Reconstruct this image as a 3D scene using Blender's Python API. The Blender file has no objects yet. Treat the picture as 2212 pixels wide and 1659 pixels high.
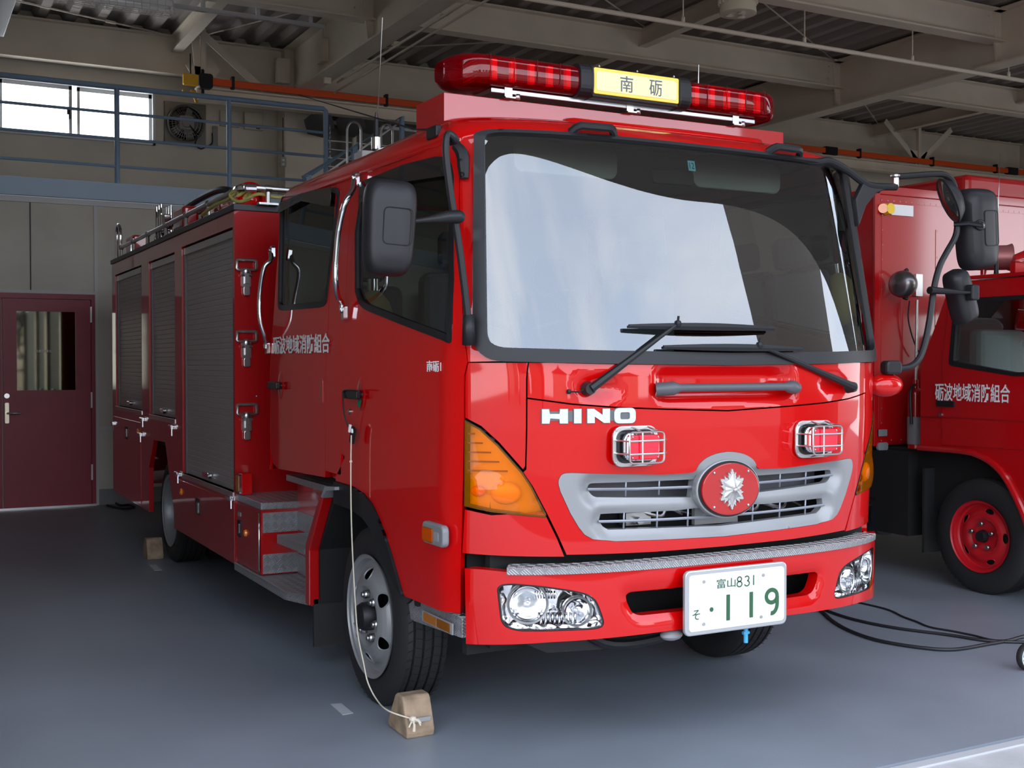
import bpy, bmesh, math, random
import numpy as np
from mathutils import Vector, Matrix
from mathutils.geometry import delaunay_2d_cdt
random.seed(7)
R=math.radians; pi=math.pi
SC=bpy.context.scene; COL=SC.collection
# ---------------------------------------------------------------- camera
FPX=2530.7; CAMP=Vector((-2.957,-3.942,1.55)); YAW=27.946; PITCH=-1.056
cd=bpy.data.cameras.new('camera'); cam=bpy.data.objects.new('camera',cd); COL.objects.link(cam)
cam.location=CAMP; cam.rotation_euler=(R(90+PITCH),0,R(-YAW))
cd.sensor_fit='HORIZONTAL'; cd.sensor_width=36; cd.lens=FPX/2212*36; cd.clip_end=500; cd.clip_start=.05
SC.camera=cam
# ---------------------------------------------------------------- colour management
vs=SC.view_settings; vs.view_transform='Standard'; vs.look='None'; vs.gamma=1; vs.use_curve_mapping=False
vs.exposure=0.38
# ---------------------------------------------------------------- sky
wd=bpy.data.worlds.new('sky'); SC.world=wd; wd.use_nodes=True
nt=wd.node_tree; N=nt.nodes; L=nt.links; N.clear()
out=N.new('ShaderNodeOutputWorld'); bg=N.new('ShaderNodeBackground'); L.new(bg.outputs[0],out.inputs[0])
tc=N.new('ShaderNodeTexCoord'); sep=N.new('ShaderNodeSeparateXYZ'); L.new(tc.outputs['Generated'],sep.inputs[0])
ramp=N.new('ShaderNodeValToRGB'); L.new(sep.outputs[2],ramp.inputs[0])
e=ramp.color_ramp.elements; e[0].position=0.0; e[0].color=(.86,.88,.92,1); e[1].position=.75; e[1].color=(.46,.53,.66,1)
m_=e.new(.30); m_.color=(.56,.67,.86,1)
mp=N.new('ShaderNodeMapping'); mp.inputs['Scale'].default_value=(1.0,1.0,2.4); L.new(tc.outputs['Generated'],mp.inputs[0])
nz=N.new('ShaderNodeTexNoise'); nz.inputs['Scale'].default_value=2.2; nz.inputs['Detail'].default_value=7; nz.inputs['Roughness'].default_value=.55; L.new(mp.outputs[0],nz.inputs[0])
cr=N.new('ShaderNodeValToRGB'); cr.color_ramp.elements[0].position=.40; cr.color_ramp.elements[1].position=.85; L.new(nz.outputs[0],cr.inputs[0])
mx=N.new('ShaderNodeMixRGB'); L.new(cr.outputs[0],mx.inputs[0]); L.new(ramp.outputs[0],mx.inputs[1]); mx.inputs[2].default_value=(.95,.95,.97,1)
L.new(mx.outputs[0],bg.inputs[0]); bg.inputs[1].default_value=4.4
# sun stands behind the building: the hall shades the forecourt, the yard beyond is lit
sd=bpy.data.lights.new('sun','SUN'); so=bpy.data.objects.new('sun',sd); COL.objects.link(so)
sd.energy=5; sd.angle=R(.6); sd.color=(1,.95,.86); so.location=(0,20,30)
so.rotation_euler=Vector((.35,-.75,-.85)).to_track_quat('-Z','Y').to_euler()
SC.cycles.max_bounces=10; SC.cycles.transparent_max_bounces=16; SC.cycles.use_denoising=True
SC.cycles.sample_clamp_indirect=8

# ---------------------------------------------------------------- pixel ray -> world point on a real plane
_y=R(YAW); _p=R(PITCH)
FW=Vector((math.sin(_y)*math.cos(_p),math.cos(_y)*math.cos(_p),math.sin(_p)))
RT=Vector((math.cos(_y),-math.sin(_y),0)); UP=RT.cross(FW)
def ray(px,py): return FW+RT*((px-1106)/FPX)+UP*((829.5-py)/FPX)
def at(px,py,ax,val):
    d=ray(px,py); i='xyz'.index(ax); t=(val-CAMP[i])/d[i]; return CAMP+d*t
# ---------------------------------------------------------------- materials
MATS={}
def mat(name,col,rough=.5,metal=0,coat=0,spec=.5,noise=None,bump=None,alpha=1,trans=0,emit=None,ior=1.45,coatr=.03,coatior=1.5):
    if name in MATS: return MATS[name]
    m=bpy.data.materials.new(name); m.use_nodes=True; n=m.node_tree.nodes; l=m.node_tree.links; b=n['Principled BSDF']
    b.inputs['Base Color'].default_value=(*col,1); b.inputs['Roughness'].default_value=rough; b.inputs['Metallic'].default_value=metal
    b.inputs['Coat Weight'].default_value=coat; b.inputs['Coat Roughness'].default_value=coatr; b.inputs['Coat IOR'].default_value=coatior
    b.inputs['Specular IOR Level'].default_value=spec; b.inputs['IOR'].default_value=ior
    b.inputs['Alpha'].default_value=alpha; b.inputs['Transmission Weight'].default_value=trans
    if emit: b.inputs['Emission Color'].default_value=(*emit[0],1); b.inputs['Emission Strength'].default_value=emit[1]
    if noise:   # (scale, amount, roughness amount)
        t=n.new('ShaderNodeTexCoord'); z=n.new('ShaderNodeTexNoise'); z.inputs['Scale'].default_value=noise[0]; z.inputs['Detail'].default_value=6
        l.new(t.outputs['Object'],z.inputs[0])
        r=n.new('ShaderNodeValToRGB'); k=noise[1]
        r.color_ramp.elements[0].position=.3; r.color_ramp.elements[1].position=.7
        r.color_ramp.elements[0].color=(*[c*(1-k) for c in col],1); r.color_ramp.elements[1].color=(*[min(1,c*(1+k)) for c in col],1)
        l.new(z.outputs[0],r.inputs[0]); l.new(r.outputs[0],b.inputs['Base Color'])
        if len(noise)>2:
            q=n.new('ShaderNodeMapRange'); q.inputs['To Min'].default_value=max(0,rough-noise[2]); q.inputs['To Max'].default_value=rough+noise[2]
            l.new(z.outputs[0],q.inputs[0]); l.new(q.outputs[0],b.inputs['Roughness'])
    if bump:
        t=n.new('ShaderNodeTexCoord'); z=n.new('ShaderNodeTexNoise'); z.inputs['Scale'].default_value=bump[0]; z.inputs['Detail'].default_value=4
        l.new(t.outputs['Object'],z.inputs[0]); u=n.new('ShaderNodeBump'); u.inputs['Strength'].default_value=bump[1]; u.inputs['Distance'].default_value=.01
        l.new(z.outputs[0],u.inputs['Height']); l.new(u.outputs[0],b.inputs['Normal'])
    MATS[name]=m; return m
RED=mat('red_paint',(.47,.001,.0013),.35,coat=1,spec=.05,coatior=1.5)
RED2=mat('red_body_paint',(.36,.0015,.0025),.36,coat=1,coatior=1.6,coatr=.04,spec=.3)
DRED=mat('red_door_paint',(.25,.018,.036),.42,noise=(3,.06))
BLK=mat('black_plastic',(.011,.011,.013),.44,spec=.38)
BLKG=mat('black_gloss',(.01,.01,.011),.18)
RUB=mat('rubber',(.014,.014,.015),.62,bump=(60,.15))
DARK=mat('dark_void',(.006,.006,.006),.8)
CHR=mat('chrome',(.83,.84,.86),.09,1)
STL=mat('stainless_steel',(.56,.56,.55),.28,1)
SILV=mat('silver_paint',(.25,.255,.26),.40,.30)
ALU=mat('aluminium',(.56,.57,.59),.35,1)
GRYP=mat('grey_plastic',(.22,.225,.235),.45)
SHUT=mat('shutter_aluminium',(.34,.31,.305),.42,.35)
STEELW=mat('beam_paint',(.70,.615,.495),.40,noise=(2,.06))
WALLU=mat('wall_paint',(.60,.54,.44),.75,noise=(1.5,.05))
WALLP=mat('wall_panel',(.52,.50,.44),.7,noise=(2.5,.07))
DECK=mat('deck_metal',(.34,.30,.265),.6)
BLUE=mat('blue_paint',(.20,.30,.42),.5)
LBLUE=mat('light_blue_paint',(.38,.50,.64),.55)
ORG=mat('orange_plastic',(.75,.08,.008),.5)
YEL=mat('yellow_paint',(.70,.36,.01),.5)
WOOD=mat('weathered_wood',(.28,.20,.13),.8,noise=(14,.35),bump=(30,.5))
ROPE=mat('cream_rope',(.62,.56,.44),.9)
WHT=mat('white_paint',(.80,.80,.80),.4)
LETW=mat('white_lettering',(.70,.70,.69),.45)
GRN=mat('plate_green',(.02,.09,.035),.5)
CORD=mat('black_cord',(.012,.012,.014),.5)
INT=mat('interior_trim',(.36,.37,.33),.7)
INTD=mat('dark_trim',(.022,.024,.027),.6)
SEAT=mat('seat_fabric',(.05,.055,.065),.85)
def glass(name,col=(1,1,1),rough=0.0,tint=.85,ior=1.5):
    # clear sheet: fresnel reflection over tinted straight-through transmission
    m=bpy.data.materials.new(name); m.use_nodes=True; n=m.node_tree.nodes; l=m.node_tree.links; n.clear()
    o=n.new('ShaderNodeOutputMaterial'); f=n.new('ShaderNodeFresnel'); f.inputs[0].default_value=ior
    t=n.new('ShaderNodeBsdfTransparent'); t.inputs[0].default_value=(col[0]*tint,col[1]*tint,col[2]*tint,1)
    g=n.new('ShaderNodeBsdfGlossy'); g.inputs['Roughness'].default_value=rough
    mm=n.new('ShaderNodeMixShader'); l.new(f.outputs[0],mm.inputs[0]); l.new(t.outputs[0],mm.inputs[1]); l.new(g.outputs[0],mm.inputs[2]); l.new(mm.outputs[0],o.inputs[0])
    MATS[name]=m; return m
GLS=glass('windscreen_glass',(.80,.90,.86),0,.85,ior=2.45)
GLW=glass('window_glass',(.75,.85,.82),0,.75,ior=1.75)
LENS=mat('clear_lens',(1,1,1),.02,trans=1,ior=1.25,spec=.5)
def tinted(name,col,rough=.05,ior=1.5,diff=None,k=.25):
    # coloured clear plastic: fresnel gloss over tinted see-through, with a little body colour
    m=glass(name,col,rough,1.0,ior); n=m.node_tree.nodes; l=m.node_tree.links
    mm=[x for x in n if x.type=='MIX_SHADER'][0]; t=[x for x in n if x.type=='BSDF_TRANSPARENT'][0]
    d=n.new('ShaderNodeBsdfDiffuse'); d.inputs[0].default_value=(*(diff or col),1); m2=n.new('ShaderNodeMixShader'); m2.inputs[0].default_value=k
    l.new(t.outputs[0],m2.inputs[1]); l.new(d.outputs[0],m2.inputs[2]); l.new(m2.outputs[0],mm.inputs[1]); return m
REDL=mat('red_lens',(.85,.0,.012),.08,trans=.55,ior=1.35,coat=1)
AMB=tinted('amber_lens',(1.0,.50,.006),.03,1.45,(.85,.30,.0),.14)
def diamond(name,col,cell=.034):
    # checker plate: raised bars in alternating diagonals, laid in the plane of each face
    m=mat(name,col,.36,.75); n=m.node_tree.nodes; l=m.node_tree.links; b=n['Principled BSDF']
    t=n.new('ShaderNodeTexCoord'); g=n.new('ShaderNodeNewGeometry'); sp=n.new('ShaderNodeSeparateXYZ'); l.new(t.outputs['Object'],sp.inputs[0])
    sn=n.new('ShaderNodeSeparateXYZ'); l.new(g.outputs['True Normal'],sn.inputs[0])
    def mth(op,a,bb=None):
        q=n.new('ShaderNodeMath'); q.operation=op
        for k,v in enumerate((a,bb)):
            if v is None: continue
            if isinstance(v,(int,float)): q.inputs[k].default_value=v
            else: l.new(v,q.inputs[k])
        return q.outputs[0]
    ax=mth('GREATER_THAN',mth('ABSOLUTE',sn.outputs[0]),.6); az=mth('GREATER_THAN',mth('ABSOLUTE',sn.outputs[2]),.6)
    lerp=lambda a,c,k: mth('ADD',mth('MULTIPLY',a,mth('SUBTRACT',1,k)),mth('MULTIPLY',c,k))
    u=lerp(sp.outputs[0],sp.outputs[1],ax); v=lerp(sp.outputs[2],sp.outputs[1],az)
    p=mth('DIVIDE',mth('ADD',u,v),cell*1.414); q=mth('DIVIDE',mth('SUBTRACT',u,v),cell*1.414)
    par=mth('FLOORED_MODULO',mth('ADD',mth('FLOOR',p),mth('FLOOR',q)),2)
    s1=mth('SINE',mth('MULTIPLY',p,2*pi*4)); s2=mth('SINE',mth('MULTIPLY',q,2*pi*4)); h=lerp(s1,s2,par)
    h=mth('MAXIMUM',h,0); mc=n.new('ShaderNodeMixRGB'); l.new(h,mc.inputs[0]); mc.inputs[1].default_value=(*[c*.55 for c in col],1); mc.inputs[2].default_value=(*[min(1,c*1.25) for c in col],1); l.new(mc.outputs[0],b.inputs['Base Color']); bu=n.new('ShaderNodeBump'); bu.inputs['Strength'].default_value=1; bu.inputs['Distance'].default_value=.006; l.new(h,bu.inputs['Height']); l.new(bu.outputs[0],b.inputs['Normal'])
    return m
DIA=diamond('checker_plate',(.60,.61,.63))
# ---------------------------------------------------------------- object helpers
def tag(o,label=None,cat=None,group=None,kind=None):
    if label: o['label']=label
    if cat: o['category']=cat
    if group: o['group']=group
    if kind: o['kind']=kind
    return o
def thing(name,label,cat,loc=(0,0,0),group=None,rz=0):
    o=bpy.data.objects.new(name,None); COL.objects.link(o); o.location=loc; o.rotation_euler=(0,0,rz); o.empty_display_size=.1
    o['label']=label; o['category']=cat
    if group: o['group']=group
    return o
def par(o,p,world=True):
    o.parent=p
    if world and p.type=='EMPTY':
        o.matrix_parent_inverse=(Matrix.Translation(p.location)@p.rotation_euler.to_matrix().to_4x4()).inverted()
def smoothpath(pts,n=6,closed=False):
    P=[Vector(p) for p in pts]; out=[]; m=len(P)
    if m<3 and not closed: return P
    rng=range(m if closed else m-1)
    for i in rng:
        if closed: a,b,c,d=P[(i-1)%m],P[i],P[(i+1)%m],P[(i+2)%m]
        else: a,b,c,d=P[max(i-1,0)],P[i],P[i+1],P[min(i+2,m-1)]
        for k in range(n):
            t=k/n; out.append(.5*((2*b)+(c-a)*t+(2*a-5*b+4*c-d)*t*t+(3*b-a-3*c+d)*t**3))
    if not closed: out.append(P[-1])
    return out
class MB:
    def __init__(s): s.v=[]; s.f=[]; s.s=[]; s.m=[]; s.cm=0
    def add(s,vs,fs,sm=False):
        o=len(s.v); s.v+= [tuple(v) for v in vs]
        for f in fs: s.f.append([i+o for i in f]); s.s.append(sm); s.m.append(s.cm)
        return s
    def box(s,x0,x1,y0,y1,z0,z1):
        vs=[(x,y,z) for x in (x0,x1) for y in (y0,y1) for z in (z0,z1)]
        return s.add(vs,[(0,1,3,2),(4,6,7,5),(0,4,5,1),(2,3,7,6),(0,2,6,4),(1,5,7,3)])
    def obox(s,c,size,M=None,x=None):
        M=(M or Matrix.Identity(3)).to_3x3(); c=Vector(c)
        vs=[c+M@Vector((a*size[0]/2,b*size[1]/2,d*size[2]/2)) for a in (-1,1) for b in (-1,1) for d in (-1,1)]
        return s.add(vs,[(0,1,3,2),(4,6,7,5),(0,4,5,1),(2,3,7,6),(0,2,6,4),(1,5,7,3)])
    def cyl(s,a,b,r0,r1=None,n=20,cap=True):
        a=Vector(a); b=Vector(b); r1=r0 if r1 is None else r1; d=(b-a).normalized(); u=d.orthogonal().normalized(); w=d.cross(u)
        vs=[];
        for c,r in ((a,r0),(b,r1)): vs+=[c+(u*math.cos(2*pi*i/n)+w*math.sin(2*pi*i/n))*r for i in range(n)]
        s.add(vs,[(i,(i+1)%n,n+(i+1)%n,n+i) for i in range(n)],True)
        if cap: s.add(vs,[tuple(range(n))[::-1],tuple(range(n,2*n))])
        return s
    def tube(s,pts,r,n=10,closed=False,sm=0,cap=True,rz=1.0):
        P=smoothpath(pts,sm,closed) if sm else [Vector(p) for p in pts]
        m=len(P); vs=[]; u=None
        for i,p in enumerate(P):
            if closed: d=P[(i+1)%m]-P[i-1]
            else: d=P[min(i+1,m-1)]-P[max(i-1,0)]
            d.normalize()
            if u is None: u=d.orthogonal().normalized() if abs(d.z)>.95 else d.cross(Vector((0,0,1))).normalized()
            u=(u-d*u.dot(d)).normalized(); w=d.cross(u)
            rr=(float(np.interp(i/(m-1),np.linspace(0,1,len(r)),r)) if isinstance(r,(list,tuple)) else r)
            vs+=[p+(u*math.cos(2*pi*k/n)+w*math.sin(2*pi*k/n)*rz)*rr for k in range(n)]
        fs=[]
        for i in range(m if closed else m-1):
            j=(i+1)%m
            fs+=[(i*n+k,i*n+(k+1)%n,j*n+(k+1)%n,j*n+k) for k in range(n)]
        s.add(vs,fs,True)
        if cap and not closed: s.add(vs,[tuple(range(n))[::-1],tuple(range((m-1)*n,m*n))])
        return s
    def lathe(s,prof,o,axis='x',n=40,sgn=1):
        o=Vector(o); ax={'x':Vector((1,0,0)),'y':Vector((0,1,0)),'z':Vector((0,0,1))}[axis] if isinstance(axis,str) else Vector(axis).normalized()
        u=ax.orthogonal().normalized(); w=ax.cross(u); vs=[]
        for r,h in prof: vs+=[o+ax*h*sgn+(u*math.cos(2*pi*k/n)+w*math.sin(2*pi*k/n))*max(r,1e-4) for k in range(n)]
        fs=[(i*n+k,i*n+(k+1)%n,(i+1)*n+(k+1)%n,(i+1)*n+k) for i in range(len(prof)-1) for k in range(n)]
        return s.add(vs,fs,True)
    def prism(s,poly,ax,d0,d1):
        # poly in the two remaining axes, extruded along ax from d0 to d1
        n=len(poly)
        def P(a,b,d): return {'x':(d,a,b),'y':(a,d,b),'z':(a,b,d)}[ax]
        vs=[P(a,b,d0) for a,b in poly]+[P(a,b,d1) for a,b in poly]
        return s.add(vs,[tuple(range(n))[::-1],tuple(range(n,2*n))]+[(i,(i+1)%n,n+(i+1)%n,n+i) for i in range(n)])
    def rbox(s,c,size,r,ax='y',n=5,M=None):
        # box with rounded corners in the plane across ax
        c=Vector(c); i='xyz'.index(ax); o=[k for k in range(3) if k!=i]; a,b=size[o[0]]/2,size[o[1]]/2; h=size[i]/2; pl=[]
        for sx,sy,t0 in ((1,1,0),(-1,1,90),(-1,-1,180),(1,-1,270)):
            for k in range(n+1):
                t=R(t0+90*k/n); pl.append((sx*(a-r)+r*math.cos(t),sy*(b-r)+r*math.sin(t)))
        m=len(pl); vs=[]
        for hh,ins in ((-h,0),(h,0)):
            for p in pl:
                v=[0,0,0]; v[o[0]],v[o[1]],v[i]=p[0],p[1],hh; v=Vector(v); vs.append(c+(M@v if M else v))
        return s.add(vs,[tuple(range(m))[::-1],tuple(range(m,2*m))]+[(k,(k+1)%m,m+(k+1)%m,m+k) for k in range(m)])
    def sphere(s,c,r,n=16,sc=(1,1,1),M=None):
        c=Vector(c); vs=[]; h=n//2
        for i in range(h+1):
            for k in range(n):
                a=pi*i/h; b=2*pi*k/n; v=Vector((math.sin(a)*math.cos(b)*sc[0],math.sin(a)*math.sin(b)*sc[1],math.cos(a)*sc[2]))*r
                vs.append(c+(M@v if M else v))
        return s.add(vs,[(i*n+k,i*n+(k+1)%n,(i+1)*n+(k+1)%n,(i+1)*n+k) for i in range(h) for k in range(n)],True)
    def mirror(s):
        # append the copy mirrored in x
        o=len(s.v); s.v+=[(-x,y,z) for x,y,z in s.v]; k=len(s.f)
        s.f+=[[i+o for i in f[::-1]] for f in s.f[:k]]; s.s+=s.s[:k]; s.m+=s.m[:k]; return s
    def build(s,name,mt,parent=None,bev=0,seg=2,world=True,label=None,sub=0,rec=True):
        me=bpy.data.meshes.new(name); me.from_pydata(s.v,[],s.f)
        mts=mt if isinstance(mt,(list,tuple)) else [mt]
        for m in mts: me.materials.append(m)
        me.polygons.foreach_set('use_smooth',s.s); me.polygons.foreach_set('material_index',s.m)
        bm=bmesh.new(); bm.from_mesh(me)
        bmesh.ops.remove_doubles(bm,verts=bm.verts,dist=2e-5)
        if rec: bmesh.ops.recalc_face_normals(bm,faces=bm.faces)
        for ed in bm.edges:
            if len(ed.link_faces)==2 and ed.calc_face_angle(0)>R(35): ed.smooth=False
        bm.to_mesh(me); bm.free(); me.update()
        o=bpy.data.objects.new(name,me); COL.objects.link(o)
        if parent: par(o,parent,world)
        if bev:
            b=o.modifiers.new('bevel','BEVEL'); b.width=bev; b.segments=seg; b.limit_method='ANGLE'; b.angle_limit=R(35)
        if sub: b=o.modifiers.new('sub','SUBSURF'); b.levels=sub; b.render_levels=sub
        if label: o['label']=label
        return o
def rnd(pts,r,n=5):
    # round the corners of a 2D polygon; r may be a list
    m=len(pts); out=[]
    for i in range(m):
        p=Vector(pts[i]).to_2d(); a=Vector(pts[i-1]).to_2d(); b=Vector(pts[(i+1)%m]).to_2d(); rr=r[i] if isinstance(r,(list,tuple)) else r
        da=(a-p); db=(b-p); k=min(rr,da.length*.48,db.length*.48)
        if k<1e-6: out.append(tuple(p)); continue
        A=p+da.normalized()*k; B=p+db.normalized()*k
        for j in range(n+1):
            t=j/n; q=A*(1-t)**2+p*2*t*(1-t)+B*t*t; out.append((q.x,q.y))
    return out
_tc={}
def text2d(s,bold=0.0):
    # outline of a string from the default font: vertices and faces, baseline at 0, 1 unit per em
    if (s,bold) in _tc: return _tc[(s,bold)]
    c=bpy.data.curves.new('t','FONT'); c.body=s; c.size=1; c.offset=bold; c.resolution_u=3
    o=bpy.data.objects.new('t',c); COL.objects.link(o); bpy.context.view_layer.update()
    me=bpy.data.meshes.new_from_object(o.evaluated_get(bpy.context.evaluated_depsgraph_get()))
    vs=[(v.co.x,v.co.y) for v in me.vertices]; fs=[tuple(p.vertices) for p in me.polygons]
    bpy.data.objects.remove(o); bpy.data.curves.remove(c); bpy.data.meshes.remove(me)
    xs=[v[0] for v in vs]; ys=[v[1] for v in vs]; x0,x1,y0,y1=min(xs),max(xs),min(ys),max(ys)
    vs=[((x-x0)/(x1-x0),(y-y0)/(y1-y0)) for x,y in vs]   # normalised to the unit box
    _tc[(s,bold)]=(vs,fs); return vs,fs
def text(name,s,fn,mt,parent,bold=0.0,th=.0012,label=None):
    # fn maps (a,b) in the unit box to (point, normal)
    vs,fs=text2d(s,bold); m=MB(); n=len(vs); a=[];b=[]
    for x,y in vs:
        p,nn=fn(x,y); p=Vector(p); a.append(p+Vector(nn)*th); b.append(p)
    m.add(a+b,list(fs)+[tuple(i+n for i in f[::-1]) for f in fs])
    from collections import Counter
    ec=Counter()
    for f in fs:
        for i in range(len(f)): ec[tuple(sorted((f[i],f[(i+1)%len(f)])))]+=1
    m.add(a+b,[(i,j,j+n,i+n) for (i,j),c in ec.items() if c==1])
    return m.build(name,mt,parent,label=label)
def flatmap(o,ux,uz,w,h,nrm):
    o=Vector(o); ux=Vector(ux).normalized(); uz=Vector(uz).normalized()
    return lambda a,b:(o+ux*(w*a)+uz*(h*b),nrm)
# ================================================================ THE SETTING
def slab(name,x0,x1,y0,y1,z0,z1,m):
    o=MB().box(x0,x1,y0,y1,z0,z1).build(name,m); o['kind']='structure'; return o
FLR=mat('floor_paint',(.20,.225,.26),.40,noise=(.9,.16,.10),bump=(220,.12),spec=.45)
OUTC=mat('outside_concrete',(.42,.42,.43),.8,noise=(5,.10),bump=(120,.2))
slab('floor',-6,15,-.66,12,-.12,0,FLR)
fo=slab('floor_outside',-12,14,-3.6,-.74,-.12,-.004,OUTC); slab('floor_yard',-40,50,-60,-3.6,-.12,-.006,mat('asphalt',(.15,.145,.135),.85,noise=(8,.15)))
MB().box(-6,15,-.74,-.70,-.05,0.004).box(-6,15,-.70,-.66,-.05,-.012).build('trim_1',mat('drain_strip',(.42,.43,.44),.6))['kind']='structure'
wb=MB().box(-6,1.62,9.4,9.5,0,3.3)                     # lower back wall, panels
o=wb.build('wall_back',WALLP); o['kind']='structure'
wj=MB()
for x in (-2.86,-1.64,-.2): wj.box(x-.006,x+.006,9.392,9.4,2.31 if x<-1.02 else 0,3.24)
wj.box(.52,.53,9.392,9.4,0,3.24)
o=wj.build('trim_2',mat('joint_dark',(.07,.07,.065),.8)); o['kind']='structure'
o=MB().box(-1.0,-.965,9.385,9.4,0,3.24).box(-6,-1.0,9.385,9.4,2.28,2.315).box(-.965,1.62,9.38,9.4,.82,.845).box(-6,1.62,9.375,9.4,3.24,3.30).build('trim_3',mat('trim_paint',(.52,.53,.53),.5)); o['kind']='structure'
slab('baseboard_back',-.965,1.62,9.38,9.40,0,.17,mat('baseboard',(.20,.21,.22),.6))
# upper wall behind the gallery, with the window opening
WX0,WX1,WZ0,WZ1=-1.87,-.12,4.16,4.80
uw=MB().box(-6,WX0,10.6,10.72,3.3,5.7).box(WX1,15,10.6,10.72,3.3,5.7).box(WX0,WX1,10.6,10.72,3.3,WZ0).box(WX0,WX1,10.6,10.72,WZ1,5.7)
uw.box(1.62,15,10.6,10.72,0,3.3)
uw.build('wall_upper_back',WALLU)['kind']='structure'
slab('wall_left',-6.1,-6,-.7,12,0,5.8,WALLU); slab('wall_right',15,15.1,-.7,12,0,5.8,WALLU)
slab('wall_stub_side',1.56,1.62,9.5,10.6,0,3.3,WALLU)
slab('floor_gallery',-6,1.62,9.4,10.6,3.36,3.46,mat('gallery_floor',(.2,.22,.25),.6))
# front of the hall above the opening
slab('wall_front',-6,15,-.75,-.55,4.55,6.2,WALLU)
slab('wall_front_left',-8,-3.7,-.75,-.55,-.1,6.2,WALLU)
slab('wall_front_right',15,17,-.75,-.55,-.1,6.2,WALLU)
# overhang and wall added to shape the windscreen reflection; unseen houses and trees opposite
slab('added_canopy',-6,15,-2.05,-.75,3.72,3.86,mat('canopy_paint',(.30,.28,.25),.7))
bo=slab('added_wall',5.75,12.1,-5.8,-5.1,-.004,6.6,mat('dark_cladding',(.10,.085,.075),.7)); del bo['kind']; tag(bo,'tall dark wall added out of view on the right to darken the windscreen reflection','wall')  # unseen wall added to darken the right of the windscreen reflection
HW=[mat('house_wall_%s'%k,c_,.8) for k,c_ in (('cream',(.45,.40,.32)),('grey',(.30,.30,.31)),('brown',(.20,.14,.10)))]; HR=mat('house_roof',(.05,.05,.06),.6)
random.seed(3)
for k in range(9):
    x=-34+9*k+random.uniform(-2,2); w=random.uniform(5,7.5); h=random.uniform(3.2,5.5); y=-52+random.uniform(-3,3)
    t=thing('house','%s house with dark gable roof opposite the fire station, %s from the left'%(['cream','grey','brown'][k%3],['first','second','third','fourth','fifth','sixth','seventh','eighth','ninth'][k]),'house',(x,y,0))
    MB().box(x-w/2,x+w/2,y-3,y+3,0,h).build('house_wall',HW[k%3],t); MB().prism([(x-w/2-.5,h),(x+w/2+.5,h),(x,h+2.0)],'y',y-3.4,y+3.4).build('gable_roof',HR,t)
TRM=mat('tree_bark',(.09,.07,.055),.9)
for k in range(7):
    x=-30+10.5*k+random.uniform(-2,2); y=-37
    t=thing('bare_tree','bare dark tree standing opposite the fire station, %s from the left'%['first','second','third','fourth','fifth','sixth','seventh'][k],'tree',(x,y,0)); m=MB(); m.cyl((x,y,0),(x,y,3),.22,.14,8)
    for q in range(26):
        a=random.uniform(0,2*pi); b=random.uniform(.3,1.2); z=random.uniform(2,4.2); L_=random.uniform(1.2,2.8); m.cyl((x,y,z),(x+math.cos(a)*L_*math.cos(b),y+math.sin(a)*L_*math.cos(b),z+L_*math.sin(b)),.06,.015,5)
    m.build('trunk_and_branches',TRM,t)
# window: frame + two sashes of frosted glass whose own glow stands for daylight
wf=MB()
fr=mat('window_frame',(.62,.62,.60),.4)
for x0,x1,z0,z1 in ((WX0,WX1,WZ1-.03,WZ1),(WX0,WX1,WZ0,WZ0+.03),(WX0,WX0+.03,WZ0,WZ1),(WX1-.03,WX1,WZ0,WZ1)): wf.box(x0,x1,10.54,10.62,z0,z1)
w1=wf.build('window_1',fr); w1['kind']='structure'
fg=mat('frosted_glass',(.9,.93,.97),.5,trans=1,ior=1.1,emit=((.86,.92,1.0),1.4))
for a,b,yy in ((WX0+.03,-1.06,10.60),(-1.00,WX1-.03,10.63)):
    s_=MB()
    for x0,x1,z0,z1 in ((a,b,WZ1-.075,WZ1-.03),(a,b,WZ0+.03,WZ0+.06),(a,a+.03,WZ0+.03,WZ1-.03),(b-.035,b,WZ0+.03,WZ1-.03)): s_.box(x0,x1,yy-.02,yy+.01,z0,z1)
    so_=s_.build('window_sash',fr,w1,world=False)
    MB().box(a+.02,b-.02,yy-.008,yy-.002,WZ0+.05,WZ1-.05).build('window_pane',fg,w1,world=False)
MB().box(-1.10,-1.08,10.55,10.58,4.38,4.50).box(-1.12,-1.09,10.535,10.56,4.43,4.50).build('window_latch',BLK,w1,world=False)
# door
dx0,dx1=-2.05,-1.0
d1=MB().box(-3.2,-1.93,9.36,9.40,0.02,2.28).build('door_1',DRED); d1['kind']='structure'
gx0,gx1,gz0,gz1=-1.785,-1.20,1.255,2.09
dl=MB().box(-1.92,gx0,9.355,9.40,.02,2.22).box(gx1,-1.045,9.355,9.40,.02,2.22).box(gx0,gx1,9.355,9.40,.02,gz0).box(gx0,gx1,9.355,9.40,gz1,2.22)
d2=dl.build('door_2',DRED); d2['kind']='structure'
MB().box(-3.2,-1.0,9.35,9.40,2.225,2.28).box(-1.04,-1.0,9.35,9.40,0,2.225).build('door_frame',DRED,d2,world=False)
MB().box(gx0,gx1,9.375,9.38,gz0,gz1).build('door_glass',mat('door_mirror_glass',(.16,.16,.13),.04,1),d2,world=False)
tw=text('door_glass_lettering','出動準備室',flatmap((-1.60,9.373,1.655),(1,0,0),(0,0,1),.16,.03,(0,-1,0)),LETW,d2)
MB().box(-3.2,-1.0,9.335,9.42,0,.022).build('threshold',STL,d2,world=False)
for z in (.28,1.06,1.98): MB().box(-1.052,-1.034,9.34,9.355,z,z+.17).build('hinge',STL,d2,world=False)
hp=MB().rbox((-1.885,9.347,1.02),(.045,.018,.22),.012,'y').build('lock_plate',mat('brass',(.55,.50,.38),.3,.9),d2,world=False,bev=.003)
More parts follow.
